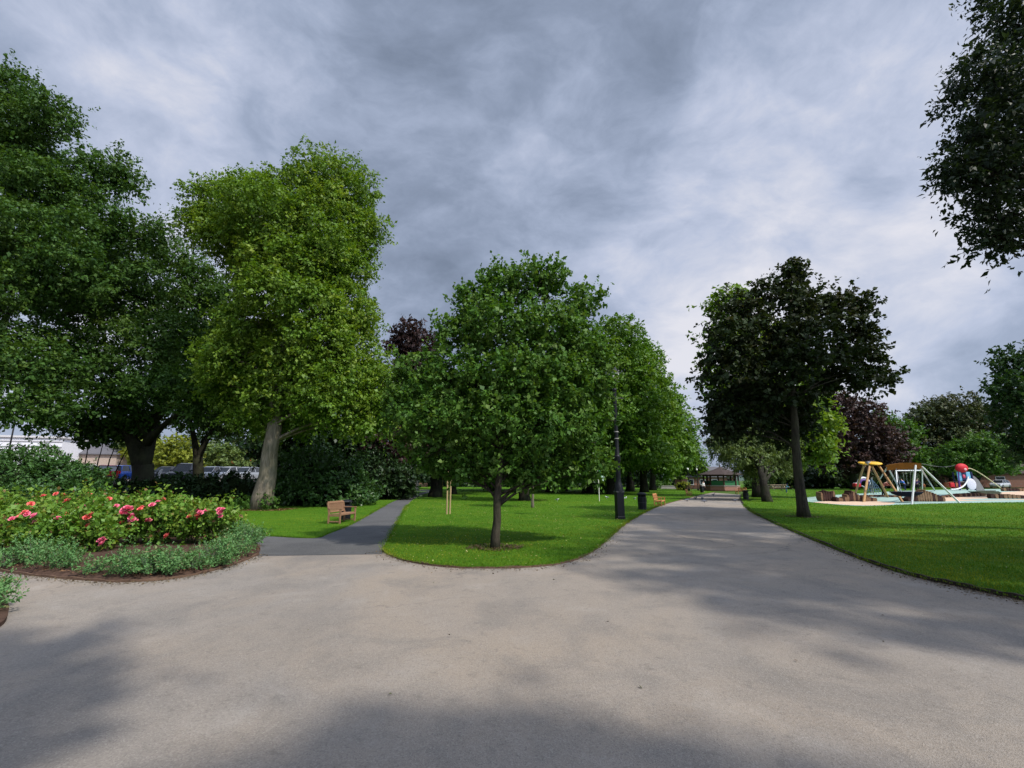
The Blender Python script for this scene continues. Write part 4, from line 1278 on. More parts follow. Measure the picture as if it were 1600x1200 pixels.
MB().tube([(0, 0, -.1), (0, 0, 1.2), (-.1, 0, 2.75)], [.035, .034, .03], 8).build('pole', M('weathered white paint', (.62, .60, .52), .7), t)
mb = MB()
for k in range(7):
    x = -.08 + k * .055
    z = 2.70 - .10 * k - .012 * k * k
    mb.v += [(x, .03 * math.sin(k * 1.3), z), (x - .01, .03 * math.sin(k * 1.3 + .5), z - .34)]
for k in range(6):
    a = k * 2
    mb.f.append((a, a + 2, a + 3, a + 1))
fl = mb.build('streamer', M('green cloth', (.10, .42, .16), .8), t)
sd_ = fl.modifiers.new('thick', 'SOLIDIFY'); sd_.thickness = .006
mb = MB(); mb.box((.30, 0, 1.62), (.2, .015, .34), ry=.2); mb.build('tag', M('pale green card', (.55, .72, .62), .7), t)
# staked sapling under the centre tree
sp = G(832, 793, Zl)
tree('sapling', 'thin pale-stemmed young tree on the centre lawn right of the dark short trunk', sp, [((sp.x, sp.y, 3.4), (.9, .9, 1.1)), ((sp.x + .2, sp.y, 4.4), (.7, .7, .9))], young_l, bark_g, r=.085, seed=140, leaf=.16, lai=1.0, k=10, tw=.5, up=.7, flare=1.2)

# ------------------------------------------------------------------ bandstand and buildings
bs = G(1147, 766.8)
t = thing('bandstand', 'open bandstand with a brown pyramid roof at the end of the avenue', 'bandstand', (bs.x - .4, bs.y + 3.0, 0), R(8), None, .72)
rb = 3.5
MB().lathe([(rb, 0), (rb, .82), (rb - .05, .85)], 8, off=PI / 8).build('plinth', brick, t)
MB().lathe([(rb + .08, .85), (rb + .08, .95)], 8, off=PI / 8).build('floor_slab', M('pale stone', (.42, .38, .33), .85), t)
for k in range(8):
    a = PI / 8 + k * PI / 4
    mb = MB(); mb.box((rb * .93 * math.cos(a), rb * .93 * math.sin(a), 1.98), (.26, .26, 2.06), rz=a, bev=.02); mb.build('post', darkwood, t)
    a2 = k * PI / 4
    rr2 = rb * .93 * math.cos(PI / 8)
    if k != 4:
        mb = MB()
        wd = 2 * rb * .93 * math.sin(PI / 8) - .3
        mb.box((rr2 * math.cos(a2), rr2 * math.sin(a2), 1.42), (.05, wd, .78), rz=a2)
        mb.box((rr2 * math.cos(a2), rr2 * math.sin(a2), 1.86), (.09, wd, .07), rz=a2)
        mb.build('railing', M('green panel', (.03, .15, .055), .6), t)
MB().lathe([(rb + .75, 2.98), (rb + .8, 3.02), (rb + .76, 3.14), (1.3, 4.1), (.12, 4.62), (.1, 4.7)], 8, off=PI / 8).build('roof', tilem, t)
MB().lathe([(.1, 4.7), (.1, 4.8), (.2, 4.9), (.04, 5.05), (.02, 5.4)], 8).build('finial', darkwood, t)
MB().lathe([(rb * .96, 2.78), (rb * .96, 2.97)], 8, off=PI / 8).build('eaves_beam', darkwood, t)

def gable(name, label, loc, rz, w_, d_, h, rh, wall_m, roof_m, wins, cat='building', over=.3):
    t = thing(name, label, cat, loc, rz)
    MB().box((0, 0, h / 2), (w_, d_, h)).build('wall', wall_m, t)
    mb = MB()
    a, b = w_ / 2 + over, d_ / 2 + over
    mb.add([(-a, -b, h), (a, -b, h), (a, b, h), (-a, b, h), (-a, 0, h + rh), (a, 0, h + rh), (-a, -b, h + .12), (a, -b, h + .12), (a, b, h + .12), (-a, b, h + .12)],
           [(0, 1, 2, 3), (6, 7, 5, 4), (8, 9, 4, 5), (6, 4, 9), (7, 8, 5), (0, 1, 7, 6), (1, 2, 8, 7), (2, 3, 9, 8), (3, 0, 6, 9)])
    mb.build('roof', roof_m, t)
    for (x, z, ww, wh) in wins:
        f = MB()
        for s in (-1, 1):
            f.box((x + s * ww / 2, -d_ / 2 - .02, z), (.08, .10, wh + .08))
            f.box((x, -d_ / 2 - .021, z + s * wh / 2), (ww - .08, .10, .08))
        fo = f.build('window', white, t)
        MB().box((x, -d_ / 2 - .005, z), (ww - .08, .05, wh - .08)).build('pane', glass_d, fo)
    return t
bb = P(1108, 760, 84)
gable('brick_building', 'low brick pavilion with a grey slate roof behind the left side of the bandstand', (bb.x, 86, 0), R(-8), 9, 6, 1.9, 1.9, brick, slate, [(-3, 1.1, .9, .9), (-1, 1.1, .9, .9), (1, 1.1, .9, .9)])
# white building at the left edge
wbp = P(25, 700, 58)
t = thing('white_building', 'large white flat-topped building at the far left edge', 'building', (wbp.x - 4.5, 60, 1.42), R(18))
MB().box((0, 0, 2.6), (17, 8, 5.2)).build('wall', render_w, t)
for z in (3.25, 4.1, 4.75):
    MB().box((0, -4.03, z), (17.06, .10, .10)).build('cornice', M('plain grey trim', (.42, .41, .42), .8), t)  # grey horizontal bands across the white wall
MB().box((0, 0, 5.3), (17.4, 8.4, .22)).build('roof', M('pale coping', (.6, .58, .58), .8), t)
for x in (-7, -4.6):
    f = MB()
    for s in (-1, 1):
        f.box((x + s * .6, -4.03, 1.4), (.1, .14, 1.7)); f.box((x, -4.031, 1.4 + s * .8), (1.1, .14, .1))
    fo = f.build('window', M('red brown frame', (.25, .05, .04), .5), t)
    MB().box((x, -4.01, 1.4), (1.1, .06, 1.5)).build('pane', glass_d, fo)
for i, (px, Y, wd, h, rh, lab, wm, rm) in enumerate([(150, 66, 7, 3.4, 1.6, 'pale house with a brown roof seen between the thin saplings', M('buff brick', (.42, .33, .27), .9), slate), (378, 82, 9, 2.6, 2.2, 'orange-roofed house behind the car park next to the lime trunk', brick, M('orange tile', (.45, .14, .05), .8))]):
    c = P(px, 740, Y)
    gable('house', lab, (c.x, Y, 1.42), R(15 + i * 10), wd, 6, h, rh, wm, rm, [(-wd * .28, 1.5, 1.1, 1.1), (wd * .12, 1.5, 1.1, 1.1)])
c = P(1570, 745, 92)
gable('house', 'low brick house far right beyond the silver car', (c.x + 3, 98, 0), R(-20), 14, 7, 2.6, 2.0, brick, tilem, [(-4, 1.5, 1.4, 1.1), (0, 1.5, 1.4, 1.1)])
# low garden walls and beds near the bandstand
def low_wall(label, a, b, h, th, mat_):
    a, b = Vector(a), Vector(b)
    mid = (a + b) / 2
    d = b - a
    t = thing('garden_wall', label, 'wall', (mid.x, mid.y, 0), math.atan2(d.y, d.x))
    MB().box((0, 0, h / 2), (d.length, th, h), bev=.01).build('wall', mat_, t)
    MB().box((0, 0, h + .035), (d.length + .06, th + .08, .07), bev=.01).build('coping', M('pale stone', None), t)
low_wall('pale low wall of the raised bed left of the far lamps', G(1000, 763.5), G(1058, 763.8), .45, .3, M('pale stone', None))
low_wall('low brick wall right of the bandstand', G(1180, 764), G(1226, 764), .4, .3, brick)
for i, (px, py, r_, h, lm, lab) in enumerate([(1012, 764, .7, 1.2, mid_l, 'first small clipped green bush by the pale low wall'), (1025, 763.6, .8, 1.1, mid_l, 'second small clipped green bush by the pale low wall'), (1040, 763.4, .9, 1.2, mid_l, 'third small green bush nearest the yellow shrub'),
                                           (1067, 766.5, .9, 1.15, gold_l, 'golden yellow shrub left of the long dark bench'), (1172, 764.5, .9, 1.3, mid_l, 'green bush at the right of the bandstand'), (1182, 764.5, .8, 1.2, mid_l, 'green bush second right of the bandstand')]):
    g = G(px, py)
    shrub('small_bush', lab, g, [((g.x, g.y, h * .45), (r_, r_ * .8, h * .55)), ((g.x + .3, g.y - .2, h * .55), (r_ * .6, r_ * .6, h * .4))], lm, bark_d, seed=150 + i, leaf=.2, lai=1.3, k=8, tw=.25, cat='bush')
ob = G(1110, 765.8)
t = thing('flower_clump', 'bright orange flower clump left of the bandstand plinth', 'flowers', ob, 0)
foliage('blossom', leaf_mat('orange petals', (.55, .10, .01), (.80, .26, .02), (.8, .4, .05), .2), t, [((ob.x, ob.y, .35), (1.5, .7, .35))], leaf=.16, lai=1.2, k=8, tw=.2, seed=160, origin=tuple(ob), floor=.03)
foliage('foliage', mid_l, t, [((ob.x, ob.y, .25), (1.5, .7, .25))], leaf=.16, lai=1, k=8, tw=.2, seed=161, origin=tuple(ob), floor=.03)

# ------------------------------------------------------------------ people
def skin_body(name, chain, edges, parent, mat_, sub=1):
    me = bpy.data.meshes.new(name)
    me.from_pydata([c[0] for c in chain], edges, [])
    o = link(name, me, parent, mat_)
    sk = o.modifiers.new('skin', 'SKIN')
    sk.use_smooth_shade = True
    for v, c in zip(me.skin_vertices[0].data, chain):
        r_ = c[1]
        v.radius = r_ if isinstance(r_, tuple) else (r_, r_)
    me.skin_vertices[0].data[0].use_root = True
    s = o.modifiers.new('sub', 'SUBSURF')
    s.levels = s.render_levels = sub
    return o
def person(label, loc, rz, H=1.7, top=(.1, .1, .2), legs=(.03, .03, .05), bend=0.0, crouch=0.0, arms='down', hair=hairm, hat=None, group=None):
    """standing, bending or crouching figure facing -y"""
    t = thing('person', label, 'person', loc, rz, group, H / 1.7)
    hip = Vector((0, 0, .90 - .42 * crouch))
    kz = .48 - .10 * crouch
    sb, cb = math.sin(bend), math.cos(bend)
    def T(z, y=0, x=0):      # along the bent torso
        return Vector((x, -sb * z + y * cb, hip.z + cb * z + y * sb))
    chest, neck, headb, headt = T(.32), T(.54), T(.62, -.01), T(.78, -.02)
    ch = [(hip, (.135, .10)), (T(.15), (.125, .095)), (chest, (.15, .105)), (T(.46), (.11, .08)), (neck, .055), (headb, (.075, .085)), (T(.70, -.01), (.082, .098)), (headt, (.055, .065))]
    E = [(i, i + 1) for i in range(7)]
    legs_v, arms_v = [], []
    for s in (-1, 1):
        b = len(ch)
        kn = Vector((s * .10, -.05 - .38 * crouch, kz))
        an = Vector((s * .11, .03 + .04 * s, .09))
        leg = [(Vector((s * .09, 0, hip.z - .06)), .085), (kn, .062), (an, .042), (an + Vector((0, -.15, -.055)), .035)]
        ch += leg
        E += [(0, b), (b, b + 1), (b + 1, b + 2), (b + 2, b + 3)]
        legs_v.append(leg)
    for s in (-1, 1):
        b = len(ch)
        sh = T(.47, 0, s * .17)
        if arms == 'down':
            el, wr = sh + Vector((s * .05, .02 - .1 * sb, -.28)), sh + Vector((s * .05, -.06 - .15 * sb, -.52))
        else:
            el, wr = sh + Vector((s * .06, -.16, -.20)), sh + Vector((s * .0, -.40, -.20))
        arm = [(sh, .052), (el, .042), (wr, .03), (wr + (wr - el).normalized() * .09, .036), (wr + (wr - el).normalized() * .17, .018)]
        ch += arm
        E += [(3, b)] + [(b + i, b + i + 1) for i in range(4)]
        arms_v.append(arm)
    skin_body('body', ch, E, t, skin)
    c2 = [(hip - Vector((0, 0, .02)), (.15, .115)), (T(.15), (.142, .112)), (chest, (.166, .122)), (T(.47), (.124, .096))]
    e2 = [(0, 1), (1, 2), (2, 3)]
    for arm in arms_v:
        b = len(c2)
        c2 += [(arm[0][0], .066), (arm[1][0], .055), (arm[2][0], .042)]
        e2 += [(3, b), (b, b + 1), (b + 1, b + 2)]
    skin_body('jacket', c2, e2, t, M('cloth %.2f %.2f %.2f' % top, top, .9, .1))
    c3 = [(hip, (.142, .108))]
    e3 = []
    for leg in legs_v:
        b = len(c3)
        c3 += [(leg[0][0], .098), (leg[1][0], .076), (leg[2][0], .056)]
        e3 += [(0, b), (b, b + 1), (b + 1, b + 2)]
    skin_body('trousers', c3, e3, t, M('cloth %.2f %.2f %.2f' % legs, legs, .9, .1))
    hc = T(.74, .012)
    rot = Matrix.Rotation(bend, 3, 'X')
    if hat:
        mb = MB(); mb.ell(T(.78, 0), (.115, .125, .085), 12, 8, rot); mb.ell(T(.765, -.05), (.16, .19, .018), 14, 6, rot)
        mb.build('hat', M('cloth %.2f %.2f %.2f' % hat, hat, .9, .1), t, smooth=True)
    else:
        MB().ell(hc, (.098, .105, .10), 12, 8, rot).build('hair', hair, t, smooth=True)
    mb = MB(); mb.ell(T(.69, -.112), (.014, .02, .02), 8, 6, rot); mb.build('nose', skin, t, smooth=True)
    return t
g = G(1415, 767, .05)
person('person in a bright blue top bending by the white swing frame', g, R(200), 1.7, (.05, .16, .50), (.02, .03, .07), bend=.5, arms='out')
g = G(1434, 768, .05)
person('person in dark purple clothes leaning forward right of the one in blue', g, R(120), 1.72, (.06, .03, .10), (.015, .015, .02), bend=.55, arms='out')
g = G(1445, 766, .05)
person('small child in an orange top in front of the person in dark purple', g, R(-60), 1.0, (.55, .18, .06), (.2, .12, .06))
g = G(1381, 776.5, .05)
person('person in a brown and red top bending forward under the yellow-topped frame', g, R(80), 1.62, (.28, .09, .07), (.02, .018, .02), bend=.75, arms='out')
g = G(1229, 770.5, Zl)
person('small child in light blue coat and navy hat, on grass behind the maple', g, R(70), 1.02, (.08, .28, .45), (.05, .14, .25), bend=.3, hat=(.03, .04, .12), arms='out')
g = G(1100, 768.5)
person('person in a white top standing by the long dark bench', g, R(20), 1.36, (.75, .72, .70), (.02, .02, .02))
for i, (dx, lab) in enumerate([(-.2, 'person in white inside the bandstand, left of the two'), (.75, 'person in white inside the bandstand, right of the two')]):
    person(lab, (bs.x + dx + .6, bs.y + 2.4, .69), R(10 - 40 * i), 1.65, (.78, .76, .76), (.05, .05, .06), bend=.35 * i, arms='out' if i else 'down')
g = G(1492, 766, .05)
person('crouching figure in navy and red beside the play tower', g, R(200), 1.5, (.05, .04, .09), (.30, .03, .05), bend=.6, crouch=.9, arms='out')

# ------------------------------------------------------------------ pigeons
def pigeon(label, loc, rz, mat_, group, peck=0.0, s=1.0):
    t = thing('pigeon' if mat_ is not gullm else 'gull', label, 'pigeon' if mat_ is not gullm else 'gull', loc, rz, group, s)
    hz = .25 - .14 * peck
    ch = [(Vector((0, .02, .14)), (.058, .06)), (Vector((0, .09, .125)), (.042, .035)), (Vector((0, .18, .11)), (.03, .012)), (Vector((0, .25, .10)), (.03, .008)),
          (Vector((0, -.06, .16)), (.05, .055)), (Vector((0, -.10, .20 - .06 * peck)), .03), (Vector((0, -.125, hz)), .026), (Vector((0, -.16, hz - .006)), .01), (Vector((0, -.18, hz - .012)), .005)]
    E = [(0, 1), (1, 2), (2, 3), (0, 4), (4, 5), (5, 6), (6, 7), (7, 8)]
    for sx in (-1, 1):
        b = len(ch)
        ch += [(Vector((sx * .025, .01, .08)), .016), (Vector((sx * .027, .02, .035)), .006), (Vector((sx * .027, 0, .006)), .006), (Vector((sx * .03, -.04, .004)), .004)]
        E += [(0, b), (b, b + 1), (b + 1, b + 2), (b + 2, b + 3)]
    skin_body('body', ch, E, t, mat_)
    for sx in (-1, 1):
        MB().ell((sx * .052, .05, .145), (.014, .12, .042), 10, 6, Matrix.Rotation(-.12, 3, 'X')).build('wing', M('wing grey', (.16, .17, .20), .7), t, smooth=True)
pg = M('pigeon grey', (.10, .11, .14), .6)
gullm = M('gull white', (.7, .7, .7), .7)
for i, (px, py, rz, pk, lab) in enumerate([(1087, 781, .4, 0, 'pigeon on the avenue, left of the closest pair'), (1097, 781, -.8, .8, 'pigeon on the avenue, right of the closest pair'), (1101, 786, 1.4, 1, 'nearest pigeon, pecking in the middle of the avenue'),
                                           (1115, 775, 2.0, 0, 'farthest pigeon on the avenue'), (1149, 785, 1.0, .4, 'pigeon at the right edge of the avenue near the litter bin'), (1074, 784, 1.6, .9, 'pigeon at the left edge of the avenue near the first bench')]):
    pigeon(lab, G(px, py, .002), rz, pg, 'pigeons on the avenue', pk, 1.05)
for i, (px, py, rz, lab) in enumerate([(871, 783, 1.2, 'white gull on the lawn left of the white pole'), (948, 779, -1.3, 'white gull on the lawn just right of the white pole'), (992, 781, .5, 'white gull on the lawn left of the black litter bin'), (978, 780, 2.2, 'white gull on the lawn right behind the lamp post')]):
    pigeon(lab, G(px, py, Zl), rz, gullm, 'white gulls on the lawn', .2, .85)

# ------------------------------------------------------------------ cars
def car(name, label, loc, rz, colour, kind='hatch', group='cars in the car park'):
    t = thing(name, label, 'car', loc, rz, group)
    bm_ = M('car paint %.2f %.2f %.2f' % colour, colour, .25, .5, .3, .04, 3, 0)
    L, W = (4.2, 1.76)
    tall = 1.72 if kind == 'suv' else 1.46
    belt = .98 if kind == 'suv' else .90
    rear = L / 2
    # lower body from cross sections along x (front = -x)
    secs = []
    for x, zt, zb, wf in [(-2.1, .62, .30, .72), (-2.02, .72, .24, .86), (-1.75, .80, .2, .96), (-1.1, .90 * belt / .9, .2, 1), (-.9, belt, .2, 1), (0, belt + .02, .2, 1), (1.2, belt + .03, .2, 1), (1.9, belt + .02, .22, .95), (2.06, belt - .05, .28, .88), (2.1, .62, .34, .8)]:
        w_ = W / 2 * wf
        secs.append([(x, -w_ * .9, zb), (x, -w_, zb + .12), (x, -w_, zt - .22), (x, -w_ * .94, zt - .03), (x, -w_ * .8, zt), (x, w_ * .8, zt), (x, w_ * .94, zt - .03), (x, w_, zt - .22), (x, w_, zb + .12), (x, w_ * .9, zb)])
    mb = MB()
    for s in secs: mb.v += s
    for i in range(len(secs) - 1):
        for k in range(10):
            a, b = i * 10 + k, i * 10 + (k + 1) % 10
            mb.f.append((a, b, b + 10, a + 10))
    mb.f.append(tuple(range(10))); mb.f.append(tuple(range((len(secs) - 1) * 10, len(secs) * 10))[::-1])
    mb.build('body', bm_, t, smooth='auto')
    # cabin glass and roof
    xr = 1.95 if kind != 'saloon' else 1.35
    prof = [(-1.0, belt), (-.28, tall - .05), (.1, tall), (1.1, tall - .01), (xr - .35, tall - .08), (xr, belt)]
    mb = MB()
    for (x, z) in prof:
        f = .90 - .22 * (z - belt) / (tall - belt)
        mb.v += [(x, -W / 2 * f, z), (x, W / 2 * f, z)]
    for i in range(len(prof) - 1):
        a = 2 * i
        mb.f.append((a, a + 1, a + 3, a + 2))
    mb.f.append(tuple(2 * i for i in range(len(prof)))); mb.f.append(tuple(2 * i + 1 for i in range(len(prof)))[::-1])
    mb.build('window', glass_d, t)
    mb = MB()
    rp = [(-.34, tall - .085), (.1, tall + .012), (1.1, tall + .004), (xr - .30, tall - .07)]
    for (x, z) in rp:
        w_ = W / 2 * .70
        mb.v += [(x, -w_, z - .02), (x, -w_ * .9, z + .015), (x, w_ * .9, z + .015), (x, w_, z - .02)]
    for i in range(3):
        for k in range(3):
            a = 4 * i + k
            mb.f.append((a, a + 1, a + 5, a + 4))
    for s in (-1, 1):
        for x0, x1, xt0, xt1 in ((-1.04, -.96, -.34, -.24), (.38, .47, .36, .43), (xr - .06, xr + .03, xr - .40, xr - .28)):
            yb, yt = s * W / 2 * .905, s * W / 2 * .70
            mb.add([(x0, yb, belt), (x1, yb, belt), (xt1, yt, tall - .06), (xt0, yt, tall - .06)], [(0, 1, 2, 3)])
    ro = mb.build('roof', bm_, t)
    ro.modifiers.new('thick', 'SOLIDIFY').thickness = .03
    tyre = M('tyre', (.012, .012, .012), .85)
    for x in (-1.32, 1.32):
        for s in (-1, 1):
            mt = Matrix.Rotation(PI / 2, 4, 'X')
            m1 = MB().lathe([(.2, -.1), (.3, -.1), (.315, -.06), (.315, .06), (.3, .1), (.2, .1)], 18)
            m1.v = [tuple(mt @ Vector(v) + Vector((x, s * (W / 2 - .10), .315))) for v in m1.v]
            wh = m1.build('wheel', tyre, t)
            m2 = MB().lathe([(.04, -.105), (.19, -.09), (.2, 0), (.19, .09), (.04, .105)], 14)
            m2.v = [tuple(mt @ Vector(v) + Vector((x, s * (W / 2 - .10), .315))) for v in m2.v]
            m2.build('rim', steel, wh)
    for s in (-1, 1):
        MB().box((-2.0, s * .62, .66), (.16, .34, .15), rz=-s * .35, bev=.03).build('headlight', M('headlight', (.7, .72, .75), .15, .5), t)
        MB().box((2.04, s * .70, .80), (.12, .22, .26), rz=s * .35, bev=.03).build('taillight', M('taillight', (.45, .01, .01), .25, .5), t)
        MB().box((-.82, s * (W / 2 + .06), belt + .06), (.12, .18, .12), bev=.03).build('mirror', bm_, t)
    MB().box((2.115, 0, .62), (.02, .52, .12)).build('number_plate', M('yellow plate', (.75, .45, .02), .5), t)
    MB().box((-2.11, 0, .46), (.02, .52, .12)).build('number_plate', M('white plate', (.75, .75, .72), .5), t)
    MB().box((2.07, 0, .40), (.12, 1.5, .14), bev=.03).build('bumper', M('bumper black', (.03, .03, .03), .6), t)
    return t
zc = 1.42
def carat(label, px, Y, rz, col_, kind='hatch', z=zc):
    c = P(px, 745, Y)
    return car('parked_car', label, (c.x, Y, z), rz, col_, kind)
carat('red car showing its back and yellow plate, left of the blue car', 167, 45, R(-52), (.35, .02, .03))
carat('bright blue car left of the forked trunk', 192, 46.5, R(-78), (.03, .12, .55))
carat('grey car half hidden behind the saplings', 132, 47, R(100), (.25, .26, .28))
carat('black low car right of the forked trunk', 259, 50, R(95), (.02, .022, .03), 'saloon')
carat('dark navy tall car left of the slim black trunk', 289, 47.5, R(100), (.03, .033, .05), 'suv')
carat('silver car right of the slim black trunk', 328, 50, R(90), (.50, .52, .56))
carat('whitish silver saloon second right of the slim black trunk', 355, 51, R(80), (.62, .64, .68), 'saloon')
carat('grey car next to the lime trunk', 384, 52, R(85), (.36, .39, .43))
carat('silver car parked far away at the right, beyond the play tower', 1560, 88, R(25), (.60, .62, .64), z=.0)
sg = P(250, 738, 45)
t = thing('sign_board', 'small white leaning board right of the forked trunk', 'sign', (sg.x, 45, zc), R(-12))
MB().box((0, 0, .62), (.34, .03, 1.0), ry=.28, bev=.01).build('panel', white, t)
MB().box((.05, .06, .45), (.05, .05, .95), ry=.28).build('post', steel, t)
# wooden rail fence between the hedge and the car park
fa, fb = P(100, 750, 38.5), P(262, 750, 38.5)
t = thing('rail_fence', 'dark low rail fence at the edge of the car park under the forked tree', 'fence', ((fa.x + fb.x) / 2, 38.5, 0), 0)
fl_ = fb.x - fa.x
for k in range(9):
    MB().box((-fl_ / 2 + fl_ * k / 8, 0, .62), (.10, .10, 1.24)).build('post', darkwood, t)
for z in (.55, 1.12):
    MB().box((0, -.072, z), (fl_ + .1, .04, .12)).build('rail', darkwood, t)

# ------------------------------------------------------------------ playground
zp = .05
def at(px, py, Y):
    return P(px, py, Y)
# yellow topped frame
o0 = G(1367, 781, zp)
t = thing('four_legged_frame', 'timber four-legged play frame topped by two yellow oval discs', 'play frame', o0, 0)
def loc_(v): return Vector(v) - o0
legs_ = [((1335, 774), (1350, 727), 0, .5), ((1349, 784.5), (1359, 727), 0, 0), ((1388, 777), (1362, 728), .6, .4), ((1411, 784), (1372, 726), 0, 0)]
for (bx, by), (tx, ty), dy, dt in legs_:
    b = G(bx, by, zp); tp = P(tx, ty, o0.y + dt)
    MB().tube([loc_(b) - Vector((0, 0, .1)), loc_((b + tp) / 2), loc_(tp)], [.085, .082, .078], 10).build('leg', robinia, t, smooth='auto')
for (px, py, rx, rz_, tl) in [(1366, 724, .52, .17, -.18), (1350, 724, .36, .15, .1)]:
    c = loc_(P(px, py, o0.y + (.0 if px > 1360 else .45)))
    mb = MB(); mb.ell(c, (rx, .5, .10), 20, 8, Matrix.Rotation(.22, 3, 'X') @ Matrix.Rotation(tl * .3, 3, 'Y')); mb.build('disc', yellow, t, smooth=True)
c = loc_(P(1356, 724, o0.y + .1)); MB().lathe([(.15, -.12), (.17, -.1), (.17, .1), (.15, .12)], 12, c=c).build('hub', steel, t)
# basket swing with the curved orange beam
o1 = G(1424, 787, zp)
t = thing('basket_swing', 'basket swing with white slanted poles and a curved orange-brown top beam', 'swing', o1, 0)
def l1(v): return Vector(v) - o1
a_, b_ = P(1386, 731, o1.y + 2.2), P(1438, 728, o1.y)
ctr = (a_ + b_) / 2 + Vector((0, 0, .12))
cvp = bez(a_, ctr, b_, 12)
mb = MB()
for i, p in enumerate(cvp):
    hgt = .17 + .04 * math.sin(PI * i / 12)
    q = l1(p)
    mb.v += [tuple(q + Vector((0, -.09, -hgt))), tuple(q + Vector((0, .09, -hgt))), tuple(q + Vector((0, .09, hgt))), tuple(q + Vector((0, -.09, hgt)))]
for i in range(12):
    for k in range(4):
        a, b = i * 4 + k, i * 4 + (k + 1) % 4
        mb.f.append((a, b, b + 4, a + 4))
mb.f.append((0, 1, 2, 3)); mb.f.append((48, 51, 50, 49))
mb.build('beam', orange, t)
for (bx, by), tp, m_ in [((1424.5, 787.5), b_ + Vector((-.3, 0, .05)), white), ((1500, 785.5), b_ + Vector((.1, 0, -.05)), white), ((1461, 766), b_ + Vector((.1, .15, -.1)), steel), ((1367, 760), a_ + Vector((0, 0, 0)), steel), ((1408, 768), a_ + Vector((.2, .1, -.1)), steel)]:
    b = G(bx, by, zp)
    MB().tube([l1(b) - Vector((0, 0, .05)), l1(tp)], [.06, .055], 10).build('leg', m_, t, smooth='auto')
bc = G(1416, 776.5, zp) + Vector((0, 0, .42))
bc = P(1416, 771, o1.y + 1.6)
mb = MB(); cl = l1(bc)
mb.lathe([(.02, -.22), (.45, -.17), (.78, -.04), (.85, .05), (.90, .06), (.90, .11), (.84, .12), (.74, .03), (.42, -.10), (.02, -.14)], 24, c=cl)
mb.build('basket', rope, t, smooth='auto')
for s in (-1, 1):
    for q in (-1, 1):
        tp = l1(a_.lerp(b_, .5 + s * .22)) + Vector((0, 0, .0))
        MB().tube([cl + Vector((s * .7, q * .5, .1)), tp], .012, 6).build('chain', steel, t)
# white two-bay swing frame behind
o2 = G(1418, 766.5, zp)
t = thing('swing_frame', 'low white square swing frame behind the basket swing', 'swing', o2, 0)
def l2(v): return Vector(v) - o2
hh = 3.1
ends = [G(1403, 767, zp), G(1424, 765.5, zp) , G(1441, 766, zp)]
tops = [P(1400, 735.5, o2.y), P(1428, 735.5, o2.y), P(1441, 735, o2.y)]
for b, tp in zip(ends, tops):
    MB().tube([l2(b), l2(tp)], .07, 8).build('leg', white, t)
MB().tube([l2(tops[0]) - Vector((.1, 0, 0)), l2(tops[2]) + Vector((.1, 0, 0))], .07, 8).build('crossbar', white, t)
for k in (.25, .36):
    tp = l2(tops[0].lerp(tops[2], k))
    MB().tube([tp, tp - Vector((0, 0, 1.95))], .014, 6).build('chain', steel, t)
MB().box(l2(tops[0].lerp(tops[2], .305)) - Vector((0, 0, 1.97)), (.6, .22, .05), bev=.01).build('seat', blk, t)
# arched rocker with red seat
o3 = G(1352, 770, zp)
t = thing('rocker', 'red and white arched rocker behind the timber legs of the yellow-topped frame', 'play rocker', o3, 0)
k3 = MPP(1352, 760, o3.y)
mb = MB(); mb.tube([( .9 * math.cos(PI * i / 10) * .75, 0, .95 + .75 * math.sin(PI * i / 10)) for i in range(11)], .12, 8); mb.build('arch', white, t, smooth='auto')
mb = MB(); mb.tube([(.52 * math.cos(PI * i / 10), -.05, .95 + .52 * math.sin(PI * i / 10)) for i in range(11)], .12, 8); mb.build('inner_arch', purple, t, smooth='auto')
MB().box((-.85, 0, .85), (.7, .5, .42), bev=.08).build('seat', red, t)
MB().box((-.85, 0, 1.09), (.5, .4, .08), bev=.03).build('cushion', white, t)
MB().tube([(0, 0, 0), (0, 0, .6), (-.3, 0, .8)], [.14, .1, .08], 10).build('spring', steel, t)
MB().tube([(.7, 0, 0), (.68, 0, .95)], .09, 8).build('post', greyp, t)
o3b = G(1365, 771.5, zp)
t = thing('climbing_net', 'grey-blue net pyramid between the red rocker and the bending person', 'climbing net', o3b, 0)
mb = MB()
apx = Vector((0, 0, 1.55))
cor = [Vector((.75 * math.cos(a), .75 * math.sin(a), 0)) for a in [k * PI / 3 + .2 for k in range(6)]]
for c in cor: mb.tube([c, c.lerp(apx, .5) + Vector((c.x * .12, c.y * .12, .05)), apx], .03, 6)
for f in (.2, .4, .6, .8):
    for k in range(6):
        mb.tube([cor[k].lerp(apx, f), cor[(k + 1) % 6].lerp(apx, f)], .022, 5)
mb.build('net', M('blue grey rope', (.12, .20, .28), .8), t)
MB().tube([(0, 0, 0), (0, 0, 1.7)], .06, 8).build('mast', steel, t)
